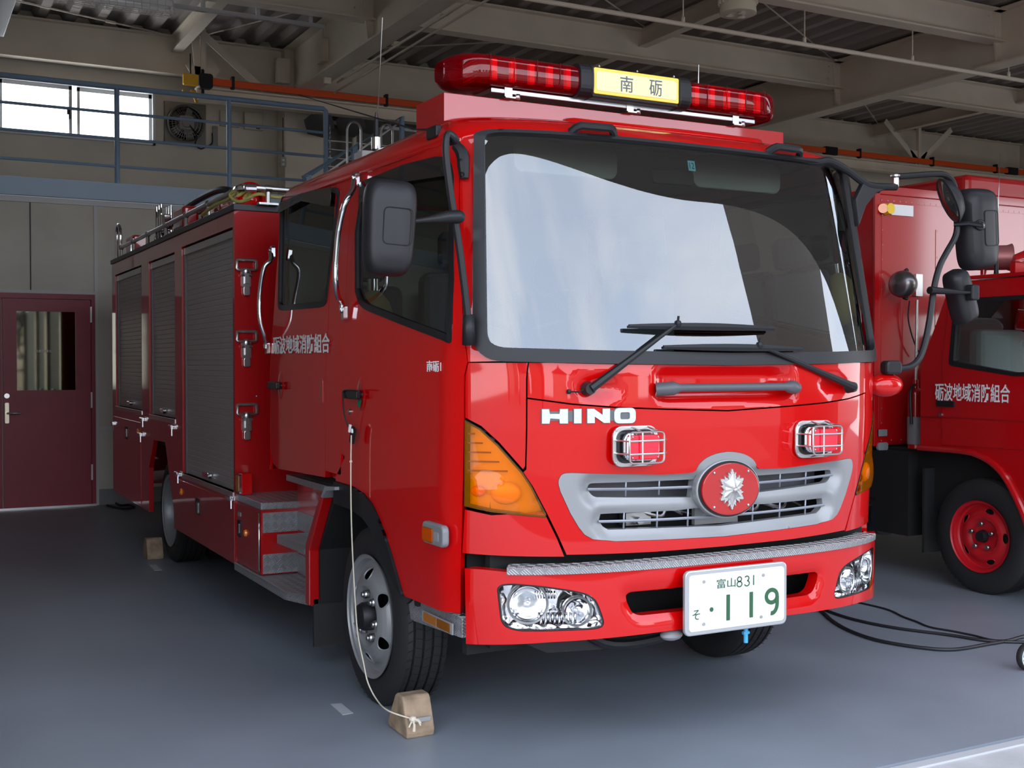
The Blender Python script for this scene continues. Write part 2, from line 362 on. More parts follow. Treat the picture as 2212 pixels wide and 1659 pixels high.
MB().tube([(-1.885,9.34,1.02),(-1.885,9.29,1.02),(-1.87,9.285,1.02),(-1.76,9.285,1.02)],.010).build('lever_handle',CHR,d2,world=False)
MB().cyl((-1.885,9.355,1.20),(-1.885,9.335,1.20),.026).build('thumb_turn',CHR,d2,world=False)
# ceiling: trapezoid metal deck with ribs running front to back
dk=MB(); x=-6.0; prof=[]
while x<15:
    prof+=[(x,5.50),(x+.05,5.58),(x+.16,5.58),(x+.21,5.50)]; x+=.31
vs=[(a,-.6,b) for a,b in prof]+[(a,10.6,b) for a,b in prof]; n=len(prof)
dk.add(vs,[(i,i+1,n+i+1,n+i) for i in range(n-1)])
o=dk.build('ceiling',DECK,rec=False); o['kind']='structure'
slab('ceiling_roof_slab',-6.1,15.1,-.75,10.75,5.60,5.75,DECK)
# ---------------- steelwork
def ibeam(name,label,ax,c0,a0,a1,zb,zt,w,tf=.02,extra=None,group=None):
    m=MB(); z=[(zb,zb+tf,w/2),(zb+tf,zt-tf,.008),(zt-tf,zt,w/2)]
    for z0,z1,h in z:
        if ax=='y': m.box(c0-h,c0+h,a0,a1,z0,z1)
        else: m.box(a0,a1,c0-h,c0+h,z0,z1)
    mid=.5*(a0+a1); loc=(c0,mid,zb) if ax=='y' else (mid,c0,zb)
    t=thing(name,label,'beam',loc,group); m.build('web_and_flanges',STEELW,t)
    return t
def stiff(t,x,y,zb,zt,w,ax='x'):
    m=MB()
    if ax=='x': m.prism([(x-.14,zt-.02),(x+.14,zt-.02),(x+.06,zb+.02),(x-.06,zb+.02)],'y',y-.014,y+.014)
    else: m.prism([(y-.14,zt-.02),(y+.14,zt-.02),(y+.06,zb+.02),(y-.06,zb+.02)],'x',x-.008,x+.008)
    m.build('stiffener_plate',STEELW,t)
gA=ibeam('roof_girder','deep cream steel girder running overhead above the cab towards the column on the back wall','y',1.53,-.5,10.5,4.85,5.46,.25)
gB=ibeam('roof_girder','deep cream steel girder crossing the ceiling above the second red truck at the right','y',8.0,-.5,10.5,4.85,5.46,.25)
for y in (2.6,5.1,7.6): stiff(gA,1.53,y,4.85,5.44,.25); stiff(gB,8.0,y,4.85,5.44,.25)
xb=[]
for y,zb,w,lb in ((10.45,5.0,.16,'cream steel beam along the top of the back wall over the gallery window'),
              (7.6,5.1,.18,'cream steel roof beam just behind the red light bar, second from the back wall'),
              (5.1,5.1,.18,'cream steel roof beam at the top right that the round high bay lamp hangs beside'),
              ):
    b=ibeam('roof_beam',lb,'x',y,-6,15,zb,5.46,w); xb.append(b)
    if y<10:
        for px_ in (690,):
            pass
        m=MB()
        for k in range(4):
            for x0 in (1.32,1.74,7.8,8.2): m.sphere((x0,y-.012,5.14+.08*k),.012,6)
        m.build('bolt_row',STEELW,b)
for x,lb in ((4.9,'short cream steel purlin in the middle of the bay above the light bar'),(.1,'short cream steel purlin that carries the hanging bracket beside the gallery'),(11.4,'short cream steel purlin carrying the V bracket at the upper right')):
    ibeam('roof_purlin',lb,'y',x,2.6,10.4,5.26,5.46,.12,.014)
# column at the end of the girder
t=thing('steel_column','square cream steel column against the back wall at the end of the gallery','column',(1.66,10.4,0))
MB().box(1.40,1.92,10.3,10.6,0,5.46).build('column_shaft',STEELW,t,bev=.01)
MB().box(1.28,1.44,10.2,10.3,5.0,5.30).build('bracket_box',STEELW,t,bev=.004)
# hidden bracket box that hangs at the girder
t=thing('junction_box','cream steel box hanging at the corner where girder and back beams meet','box',(1.3,9.2,4.95))
c0=at(708,115,'y',9.1)
MB().box(c0.x-.1,c0.x+.1,9.0,9.2,c0.z-.12,c0.z+.14).build('box_shell',STEELW,t,bev=.004)
MB().box(c0.x-.04,c0.x+.04,9.1,9.14,c0.z-.35,c0.z-.12).build('hanger_plate',STEELW,t)
MB().cyl((c0.x-.06,9.1,c0.z+.14),(c0.x-.06,9.1,5.5),.012,n=8).cyl((c0.x+.02,9.1,c0.z+.14),(c0.x+.02,9.1,5.5),.012,n=8).build('hanger_rod',STEELW,t)
# conduits along the girder
t=thing('conduit_pipe','two thin cream conduit pipes clipped along the lower edge of the girder','pipe',(1.72,5,4.83))
MB().tube([(1.70,-.4,4.83),(1.70,9.2,4.83)],.014,8).build('conduit',STEELW,t); MB().tube([(1.80,-.4,4.80),(1.80,9.6,4.80)],.012,8).build('conduit',STEELW,t)
for y in (2,3.4,4.8,6.2,7.4,8.6): MB().box(1.66,1.74,y-.03,y+.03,4.835,4.87).build('pipe_clip',STEELW,t)
# strut rail with conduits at top left
t=thing('cable_rail','pale steel cable rail hanging below the roof beam above the gallery','rail',(0,7.5,4.95))
a=at(300,2,'z',5.03); b=at(700,58,'z',5.03); yy=.5*(a.y+b.y)
MB().box(-4,b.x,yy-.02,yy+.02,5.01,5.05).build('rail_channel',ALU,t)
for x in (-1.2,-.2,.35,.9): MB().box(x-.02,x+.02,yy-.015,yy+.015,5.05,5.46).build('rail_hanger',ALU,t)
# sprinkler pipe with drop rods
t=thing('ceiling_pipe','thin cream pipe crossing the ceiling from above the light bar to the upper right corner','pipe',(5,5.15,4.75))
MB().tube([(-6,5.15,4.75),(15,5.15,4.75)],.022,10).build('pipe_run',STEELW,t)
for x in (-.9,.6,2.2,3.7,5.2,6.7,8.2,9.7): MB().cyl((x,5.15,4.75),(x,5.15,5.12),.007,n=6).cyl((x-.0,5.15,4.77),(x,5.15,4.82),.018,n=8).build('drop_rod',STEELW,t)
# brace rods
def brace(lb,p,q):
    t=thing('brace_rod',lb,'rod',p); MB().cyl(p,q,.009,n=6).build('rod',STEELW,t)
    p=Vector(p); q=Vector(q); m=p.lerp(q,.86); MB().cyl(p.lerp(q,.83),m,.018,n=8).build('turnbuckle',STEELW,t)
brace('thin diagonal brace rod under the deck above the left half of the light bar',(1.7,10.3,5.44),(4.8,7.8,5.44))
brace('thin diagonal brace rod crossing the deck above the yellow sign',(4.8,7.4,5.44),(1.7,5.3,5.44))
brace('thin diagonal brace rod beside the round high bay lamp',(4.2,5.3,5.44),(7.8,7.5,5.44))
brace('thin diagonal brace rod above the second red truck behind the girder',(8.2,7.8,5.44),(11.3,10.2,5.44))
brace('thin diagonal brace rod over the gallery left of the hanging bracket',(-4,9,5.44),(-.1,10.3,5.44))
brace('thin diagonal brace rod over the gallery right of the hanging bracket',(.3,10.3,5.44),(1.4,8.0,5.44))
# crane runway beam with orange conductor bar
t=thing('runway_beam','grey crane runway beam hanging in front of the back wall below the orange bar','beam',(5,9.9,4.6))
m=MB().box(.22,15,9.82,9.98,4.60,4.62).box(.22,15,9.893,9.907,4.62,4.76).box(.22,15,9.82,9.98,4.74,4.76)
m.build('web_and_flanges',STEELW,t)
t=thing('conductor_bar','long orange plastic conductor bar on black clips above the runway beam','rail',(5,9.8,4.8))
MB().box(.36,15,9.77,9.81,4.775,4.855).build('orange_sleeve',ORG,t,bev=.008)
MB().rbox((.30,9.80,4.81),(.16,.11,.17),.03,'y').cyl((.27,9.8,4.88),(.27,9.8,4.95),.02).cyl((.27,9.8,4.72),(.27,9.8,4.66),.02).build('end_feed_box',BLK,t,bev=.01)
for x in (.62,2.55,4.5,6.4,8.4,10.5,12.1,13.6): MB().box(x-.018,x+.018,9.765,9.845,4.75,4.90).build('bar_clip',BLK,t,bev=.004)
for x in (9.9,14.0): MB().box(x-.12,x+.12,9.76,9.85,4.755,4.875).build('joint_sleeve',BLK,t,bev=.004)
for xx,lb in ((.30,'cream V shaped hanging bracket above the end of the orange bar'),(11.9,'cream V shaped hanging bracket at the upper right of the ceiling')):
    t=thing('v_bracket',lb,'bracket',(xx,9.9,4.76))
    for s_,tx in ((-1,-.42 if xx<1 else -.75),(1,.55 if xx<1 else .75)):
        a=Vector((xx+.04*s_,9.9,4.84)); b=Vector((xx+tx,9.9,5.42)) if xx>1 else Vector((xx+(.72 if s_>0 else -.10),9.9,4.80 if s_>0 else 5.42))
        if xx<1 and s_>0: a=Vector((xx-.02,9.9,5.40))
        d=(b-a); M=Matrix(((d.normalized().x,0,-d.normalized().z),(0,1,0),(d.normalized().z,0,d.normalized().x)))
        MB().obox((a+b)/2,(d.length,.012,.09),M).build('angle_arm',STEELW,t)
    MB().prism([(xx-.2,5.0),(xx+.2,5.0),(xx+.06,4.76),(xx-.06,4.76)],'y',9.894,9.906).build('gusset_plate',STEELW,t)
    MB().box(xx-.03,xx+.03,9.87,9.93,4.76,5.44).build('hanger_post',STEELW,t)
# yellow hook block
t=thing('hoist_hook','yellow hoist bracket with hooks hanging beside the black end of the orange bar','hook',(.1,9.75,4.6))
MB().rbox((.12,9.75,4.80),(.17,.05,.13),.015,'y').build('yellow_plate',YEL,t,bev=.004)
MB().tube([(.04,9.75,4.68),(.06,9.75,4.62),(.12,9.75,4.64),(.17,9.75,4.60),(.19,9.75,4.55)],.02,8,sm=4).tube([(.12,9.75,4.68),(.17,9.75,4.66),(.21,9.75,4.6)],.016,8).build('hook_arm',YEL,t)
MB().cyl((.12,9.75,4.86),(.12,9.75,5.1),.008,n=6).build('hanging_wire',BLK,t)
# round high bay lamp and caged fluorescent
c0=at(1594,18,'z',4.7)
t=thing('high_bay_lamp','round cream ceiling lamp hanging at the top of the picture','lamp',(c0.x,c0.y,4.6))
MB().lathe([(.0,.16),(.12,.16),(.15,.12),(.16,0),(.165,-.05),(.13,-.06),(.0,-.05)],c0,'z',28).build('lamp_housing',mat('lamp_cream',(.60,.55,.42),.4),t)
for k in range(16): a=2*pi*k/16; MB().box(-.003,.003,0,0,0,0)
m=MB()
for k in range(20):
    a=2*pi*k/20; m.obox(c0+Vector((math.cos(a)*.162,math.sin(a)*.162,.07)),(.03,.006,.08),Matrix.Rotation(a,3,'Z'))
m.build('cooling_fins',mat('lamp_cream',(0,0,0)),t)
for k in range(3):
    a=2*pi*k/3+.4; MB().cyl(c0+Vector((math.cos(a)*.07,math.sin(a)*.07,-.056)),c0+Vector((math.cos(a)*.07,math.sin(a)*.07,-.064)),.035).build('lamp_lens',CHR,t)
MB().cyl(c0+Vector((0,0,.16)),(c0.x,c0.y,5.5),.02,n=8).build('lamp_stem',STEELW,t)
a=at(125,2,'z',4.80); b=at(372,32,'z',4.80); yy=(a.y+b.y)/2; xa,xb_=a.x,b.x
t=thing('caged_fluorescent_lamp','white fluorescent lamp in a wire guard hanging over the gallery','lamp',((xa+xb_)/2,yy,4.85))
MB().box(xa,xb_,yy-.05,yy+.05,4.87,4.93).build('lamp_body',WHT,t,bev=.01)
MB().cyl((xa+.02,yy,4.84),(xb_-.02,yy,4.84),.018).build('tube',mat('tube_white',(.85,.85,.83),.3),t)
m=MB()
n=int((xb_-xa)/.07)
for k in range(n+1):
    x=xa+(xb_-xa)*k/n; m.tube([(x,yy-.08,4.92),(x,yy-.08,4.80),(x,yy+.08,4.80),(x,yy+.08,4.92)],.003,5)
for dy,dz in ((-.08,4.80),(-.08,4.86),(-.03,4.80),(.03,4.80),(.08,4.80),(.08,4.86)): m.cyl((xa-.02,yy+dy,dz),(xb_+.02,yy+dy,dz),.003,n=5)
m.build('wire_guard',mat('guard_white',(.62,.60,.54),.5),t)
MB().cyl((xa+.2,yy,4.93),(xa+.2,yy,5.5),.008,n=6).cyl((xb_-.2,yy,4.93),(xb_-.2,yy,5.5),.008,n=6).build('hanger_rod',STEELW,t)
# bright lamp end at the top left corner
a=at(2,20,'z',4.8)
t=thing('strip_lamp','pale strip lamp end hanging in the top left corner','lamp',(a.x,a.y,4.75))
b=at(8,80,'z',4.75)
MB().box(b.x-.14,b.x+.0,b.y-2.4,b.y,4.75,4.82).build('lamp_body',mat('lamp_grey',(.55,.56,.50),.4),t,bev=.006)
MB().cyl((b.x-.07,b.y-.3,4.82),(b.x-.07,b.y-.3,5.5),.01,n=6).cyl((b.x-.07,b.y-2,4.82),(b.x-.07,b.y-2,5.5),.01,n=6).build('hanger_rod',STEELW,t)
# ---------------- gallery edge and railing
t=thing('gallery_beam','light blue steel edge beam of the gallery above the red door','beam',(-2,9.34,3.3))
MB().box(-6,1.62,9.30,9.37,3.30,3.49).build('edge_channel',LBLUE,t,bev=.004)
t=thing('gallery_railing','blue painted pipe railing of the gallery in front of the bright window','railing',(-.5,9.36,3.46))
MB().tube([(-6,9.36,4.54),(1.58,9.36,4.54),(1.61,9.36,4.52),(1.61,9.36,3.49)],.030,12).build('top_rail',BLUE,t)
for z in (4.26,3.98,3.68): MB().cyl((-6,9.36,z),(1.61,9.36,z),.017,n=10).build('cross_rail',BLUE,t)
for x in (-4.4,-3.2,-1.97,-.76,.46): MB().cyl((x,9.36,3.49),(x,9.36,4.54),.028,n=12).build('railing_post',BLUE,t)
m=MB()
for k in range(34):
    z=4.35-k*.028; m.tube([(1.655+.008*math.cos(a),9.34+(.004*math.cos(a) if k%2 else .008*math.sin(a)),z+.014*math.sin(a)) for a in [2*pi*q/6 for q in range(6)]],.0025,4,closed=True)
m.build('hanging_chain',STL,t)
# sloping stair rail behind the cab roof
t=thing('stair_railing','blue sloping stair rail behind the cab roof with a square post','railing',(1.7,8.8,3.5))
p=at(655,385,'y',8.8); q=at(868,252,'y',8.8)
MB().tube([p,q,(q.x,8.8,0)],.032,10).build('sloping_rail',BLUE,t)
MB().tube([p+Vector((.05,.05,-.09)),q+Vector((-.05,.05,-.09))],.012,8).build('lit_edge_rail',WHT,t)  # white bar paints in the lit lower edge of the rail
for px_ in (665,763):
    k=(px_-655)/213; c=p.lerp(q,k); MB().box(c.x-.03,c.x+.03,8.77,8.83,0,c.z).build('stair_post',BLUE,t)
t=thing('ladder_hoops','pair of thin steel grab hoops standing up behind the cab roof','ladder',(2,8.5,3.4))
for px0,px1,pt in ((750,780,263),(823,848,268)):
    a=at(px0,330,'y',8.5); b=at(px1,330,'y',8.5); top=at((px0+px1)/2,pt,'y',8.5).z; r=(b.x-a.x)/2; c=(a.x+b.x)/2
    MB().tube([(a.x,8.5,0)]+[(c-r*math.cos(u),8.5,top-r*1.2+r*1.2*math.sin(u)) for u in [pi*k/10 for k in range(11)]]+[(b.x,8.5,0)],.014,8).build('grab_hoop',STL,t)
# slatted shutter behind
m=MB(); x0,x1=1.95,3.9
m.box(x0,x1,10.56,10.598,0,4.9)
o=m.build('roller_shutter',mat('shutter_grey',(.12,.115,.10),.6)); tag(o,'dark grey slatted shutter in the back wall behind the stair rail','shutter')
m=MB()
for k in range(6): z=3.85+k*.11; m.box(x0,x1,10.53,10.56,z,z+.012)
o=m.build('shutter_slat_edge',WHT); o.parent=bpy.data.objects['roller_shutter']
MB().box(1.95,4.3,10.5,10.56,4.62,4.66).build('trim_4',WHT)['kind']='structure'  # white strip paints in the bright edge of a flange
MB().cyl((2.35,10.4,3.3),(2.35,10.4,4.62),.03).build('trim_5',STEELW)['kind']='structure'
for k,(px_,py_) in enumerate(((690,268),(758,268),(795,262))):
    c=at(px_,py_,'y',10.05); 
    o=MB().lathe([(0,-.03),(.14,-.03),(.20,.0),(.14,.03),(0,.03)],c,(0.2,1,.9),6).build('hexagonal_lamp',mat('hex_grey',(.07,.068,.065),.6)); tag(o,['dark hexagonal lamp nearest the railing corner behind the cab','dark hexagonal lamp between the two grab hoops','dark hexagonal lamp right of the antenna behind the cab'][k],'lamp')
# fan, panels, outlets on the upper wall
t=thing('ventilation_fan','large round steel wall fan beside the bright window','fan',(.24,10.5,4.2))
FM=mat('fan_steel',(.20,.19,.17),.35,.8)
MB().box(-.01,.49,10.57,10.60,4.19,4.71).build('mounting_plate',FM,t,bev=.004)
c=Vector((.235,10.50,4.45))
MB().lathe([(.215,.08),(.225,.0),(.215,-.01),(.20,0),(.20,.08)],c,'y',36).build('fan_ring',FM,t)
MB().lathe([(.2,.07),(0,.07)],c,'y',24).build('fan_throat',DARK,t)
m=MB()
for k in range(40):
    a=2*pi*k/40; m.cyl(c+Vector((math.cos(a)*.09,-.02,math.sin(a)*.09)),c+Vector((math.cos(a)*.21,0,math.sin(a)*.21)),.0025,n=4)
for r in (.09,.13,.17,.21): m.tube([c+Vector((math.cos(2*pi*k/30)*r,-.02+.02*(r-.09)/.12,math.sin(2*pi*k/30)*r)) for k in range(30)],.003,4,closed=True)
m.build('wire_grille',FM,t)
for k in range(5):
    a=2*pi*k/5; b=MB(); b.obox(c+Vector((math.cos(a)*.12,.04,math.sin(a)*.12)),(.15,.006,.09),Matrix.Rotation(-a,3,'Y')@Matrix.Rotation(R(25),3,'X')); b.build('fan_blade',FM,t)
MB().cyl(c+Vector((0,-.05,0)),c+Vector((0,.04,0)),.06,n=24).rbox(c+Vector((0,-.02,0)),(.17,.02,.17),.02,'y').build('motor',FM,t,bev=.004)
MB().tube([c+Vector((.03,-.05,-.03)),c+Vector((.12,-.04,-.15)),c+Vector((.1,-.03,-.25)),c+Vector((.18,.03,-.29)),c+Vector((.26,.06,-.25)),c+Vector((.33,.07,-.20)),c+Vector((.33,.07,-.08))],.008,6,sm=5).build('power_cable',CORD,t)
for k,(a,b,lb) in enumerate((((476,237),(518,275),'cream metal wall panel nearest the fan'),((528,240),(568,282),'cream metal wall panel nearest the column'))):
    p=at(*a,'y',10.55); q=at(*b,'y',10.55)
    o=MB().box(p.x,q.x,10.54,10.60,q.z,p.z).build('wall_panel_box',mat('panel_cream',(.50,.46,.36),.5),bev=.006); tag(o,lb,'panel','cream panels on the gallery wall')
    MB().box(q.x-.09,q.x-.04,10.535,10.54,q.z+.012,q.z+.022).build('panel_latch',BLK,o,world=False)
p=at(465,295,'y',10.58); o=MB().rbox((p.x,10.585,p.z),(.06,.03,.26),.01,'y').build('wall_outlet',mat('outlet_grey',(.25,.24,.22),.5)); tag(o,'dark grey outlet plate just right of the round fan','outlet')
p=at(612,350,'y',10.28); o=MB().rbox((p.x,10.285,p.z),(.075,.03,.12),.008,'y').build('wall_outlet',mat('outlet_cream',(.33,.32,.28),.5)); tag(o,'small cream socket on the column at the end of a thin cable','outlet')
MB().cyl((p.x-.015,10.27,p.z+.02),(p.x+.01,10.265,p.z+.02),.012).cyl((p.x-.015,10.27,p.z-.03),(p.x+.01,10.265,p.z-.03),.012).build('socket_face',WHT,o,world=False)
MB().cyl((p.x,10.29,p.z),(p.x,10.29,p.z+.55),.005,n=6).build('socket_cable',CORD,o,world=False)
# floor marks and cables
def mark(pts,lb):
    P=[at(*p,'z',0) for p in pts]; m=MB(); n=len(P)
    m.add([(p.x,p.y,.0005) for p in P]+[(p.x,p.y,.0025) for p in P],[tuple(range(n)),tuple(range(n,2*n))]+[(i,(i+1)%n,n+(i+1)%n,n+i) for i in range(n)])
    o=m.build('floor_marking',mat('tape_white',(.42,.45,.47),.6)); tag(o,lb,'marking'); return o
mark([(714,1522),(737,1520),(763,1541),(740,1545)],'short pale tape mark on the floor beside the near front tyre')
mark([(322,1221),(337,1220),(350,1232),(334,1233)],'short pale tape mark on the floor beside the rear tyre')
def cable(name,lb,pts,r,sm=8,m_=CORD):
    o=MB().tube([Vector(at(*p,'z',0))+Vector((0,0,r)) for p in pts],r,8,sm=sm).build(name,m_); tag(o,lb,'cable'); return o
cable('floor_cable','thin wavy black cable, rearmost of the three on the floor at the right',[(1780,1285),(1844,1301),(1915,1318),(1950,1334),(1980,1345),(2010,1357),(2060,1366),(2100,1374),(2160,1386),(2240,1375),(2420,1350)],.006)
cable('floor_cable','black cable running straight across the floor between the other two at the right',[(1700,1290),(1775,1318),(1840,1340),(1930,1359),(2050,1375),(2140,1388),(2260,1392),(2500,1400)],.009)
cable('floor_cable','thick black cable curving nearest the camera across the floor at the right',[(1690,1290),(1765,1318),(1800,1346),(1840,1368),(1900,1388),(1990,1403),(2060,1407),(2130,1396),(2180,1387),(2240,1372),(2450,1330)],.010)
cable('floor_cable','thin black cable coiled on the floor by the baseboard behind the truck',[(245,1082),(252,1090),(262,1094),(280,1093),(290,1098),(270,1101),(250,1098),(232,1094)],.012)
# trolley wheel at the right edge
c=at(2219,1447,'z',0)+Vector((0,0,.068))
t=thing('caster_wheel','small white spoked trolley wheel at the right edge of the floor','wheel',(c.x,c.y,0))
rr=c.z
c=c.copy(); MB().lathe([(rr-.012,-.014),(rr-.004,-.016),(rr,-.01),(rr,.01),(rr-.004,.016),(rr-.012,.014)],c,'y',32).build('tyre',RUB,t)
m=MB().lathe([(rr-.018,-.016),(rr-.011,-.018),(rr-.011,.018),(rr-.018,.016),(rr-.018,-.016)],c,'y',32).cyl(c-Vector((0,.02,0)),c+Vector((0,.02,0)),.015)
for k in range(6):
    a=2*pi*k/6+.3; m.cyl(c,c+Vector((math.cos(a)*(rr-.014),0,math.sin(a)*(rr-.014))),.005,n=8)
m.build('spoked_hub',mat('pale_plastic',(.6,.7,.68),.4),t)
# yellow wedge chock of second truck
# ================================================================ FIRE ENGINE (near)
E1=thing('fire_engine','large red fire engine with a double cab and red light bar, nearest the camera','fire engine',(0,2.5,0))
YR=2.55
def lerp_t(v,T):
    if v<=T[0][0]: return T[0][1]
    for (a,x),(b,y) in zip(T,T[1:]):
        if v<=b: k=(v-a)/(b-a); return x+(y-x)*k
    return T[-1][1]
def zof(v): return v if v<=2.41 else 2.41+.155*math.sin(min(1,v-2.41)*pi/2)
def kof(v): return 0 if v<=2.41 else 1-math.cos(min(1,v-2.41)*pi/2)
WT=[(.4,1.085),(1.5,1.085),(1.6,1.08),(2.41,1.02)]
YT=[(.4,-.185),(.8,-.19),(1.1,-.205),(1.3,-.213),(1.5,-.212),(1.57,-.205),(2.41,.0)]
AT=[(.4,.38),(1.5,.37),(1.57,.35),(2.41,.22)]
def wof(v): return lerp_t(v,WT)-.17*kof(v)
def yof(v): return lerp_t(v,YT)+.42*kof(v)
def aof(v): return lerp_t(v,AT)+.0*kof(v)
V=[]; v=.4
while v<3.42: V.append(v); v+=.02 if v>1.45 else .05
NU=240; FR=[]; SD=[]
TT=np.concatenate([np.linspace(0,.9,120,endpoint=False),1-(.1)*(1-np.linspace(0,1,121))**2])
tabP=[]  # per v: (x array, y array, arc fraction array, length)
for v in V:
    w,yc,A=wof(v),yof(v),aof(v)
    xs=TT*w; ys=yc+A*(1-(1-np.minimum(1,TT)**3.2)**.6)
    d=np.concatenate([[0],np.cumsum(np.hypot(np.diff(xs),np.diff(ys)))]); tabP.append((xs,ys,d/d[-1],d[-1]))
def plan(u,i,v):
    s=1 if u>=0 else -1; u=abs(u); xs,ys,f,Ln=tabP[i]
    if u<=1: return s*np.interp(u,f,xs),np.interp(u,f,ys)
    # along the side: u-1 in units of the side length, rear corner rounded
    w=xs[-1]; y0=ys[-1]; y=y0+(u-1)*(YR-y0); r=.07; q=y-(YR-r)
    if q>0: return s*(w-r*(1-math.sqrt(max(0,1-min(1,q/r)**2)))),y
    return s*w,y
def S(u,v):
    i=0
    import bisect
    i=min(max(bisect.bisect_right(V,v)-1,0),len(V)-2); k=(v-V[i])/(V[i+1]-V[i]); k=max(0,min(1,k))
    a=plan(u,i,v); b=plan(u,i+1,v)
    return Vector((a[0]*(1-k)+b[0]*k,a[1]*(1-k)+b[1]*k,zof(v)))
def Nrm(u,v):
    e=.004
    a=S(u+e,v)-S(u-e,v); b=S(u,min(v+e,3.4))-S(u,v-e); n=a.cross(b)
    if n.length<1e-9: return Vector((0,0,1))
    n.normalize(); return n if n.dot(Vector((0,1.2,1.3))-S(u,v))<0 else -n
def inside(p):
    z=p.z
    if z<2.41: v=z
    elif z>=2.565: return False
    else: v=2.41+math.asin((z-2.41)/.155)/(pi/2)
    if v<.4: return False
    w,yc,A=wof(v),yof(v),aof(v); x=abs(p.x)
    if x>=w: return False
    return p.y>yc+A*(1-(1-(x/w)**3.2)**.6)
def uv_of(p):
    z=p.z; v=z if z<2.41 else 2.41+math.asin(min(1,(z-2.41)/.155))/(pi/2)
    import bisect
    i=min(max(bisect.bisect_right(V,v)-1,0),len(V)-1); xs,ys,f,Ln=tabP[i]; s=1 if p.x>=0 else -1
    if p.y>ys[-1]: return (s*(1+(p.y-ys[-1])/(YR-ys[-1])),v)
    if abs(p.x)<xs[120]: return (s*float(np.interp(abs(p.x),xs,f)),v)
    j=int(np.argmin((xs-abs(p.x))**2+(ys-p.y)**2)); return (s*float(f[j]),v)
def hit(px,py,off=0):
    d=ray(px,py).normalized(); t=2.5; st=.03
    while t<12 and not inside(CAMP+d*t): t+=st
    if t>=12: raise ValueError(('miss',px,py))
    a,b=t-st,t
    for _ in range(22):
        c=(a+b)/2
        if inside(CAMP+d*c): b=c
        else: a=c
    return uv_of(CAMP+d*b)
def H(pts): return [hit(*p) for p in pts]
def mir(pts): return [(-u,v) for u,v in pts][::-1]
UL=1.25  # metres per unit u on the front
def usc(u): return u*UL if abs(u)<=1 else (UL+(abs(u)-1)*2.4)*(1 if u>0 else -1)
def inpoly(x,y,P):
    c=False; n=len(P); j=n-1
    for i in range(n):
        xi,yi=P[i]; xj,yj=P[j]
        if (yi>y)!=(yj>y) and x<(xj-xi)*(y-yi)/(yj-yi)+xi: c=not c
        j=i
    return c
def resamp(P,st):
    out=[]; n=len(P)
    for i in range(n):
        a=Vector(P[i]); b=Vector(P[(i+1)%n]); d=math.hypot(usc(b[0])-usc(a[0]),b[1]-a[1]); k=max(1,int(math.ceil(d/st)))
        for j in range(k): out.append(tuple(a.lerp(b,j/k)))
    # drop near duplicates
    r=[out[0]]
    for p in out[1:]:
        if math.hypot(p[0]-r[-1][0],p[1]-r[-1][1])>1e-4: r.append(p)
    return r
def segd(x,y,a,b):
    dx,dy=b[0]-a[0],b[1]-a[1]; L2=dx*dx+dy*dy; t=0 if L2==0 else max(0,min(1,((x-a[0])*dx+(y-a[1])*dy)/L2))
    return math.hypot(x-a[0]-t*dx,y-a[1]-t*dy)
def polyd(x,y,P):
    return min(segd(x,y,P[i],P[(i+1)%len(P)]) for i in range(len(P)))
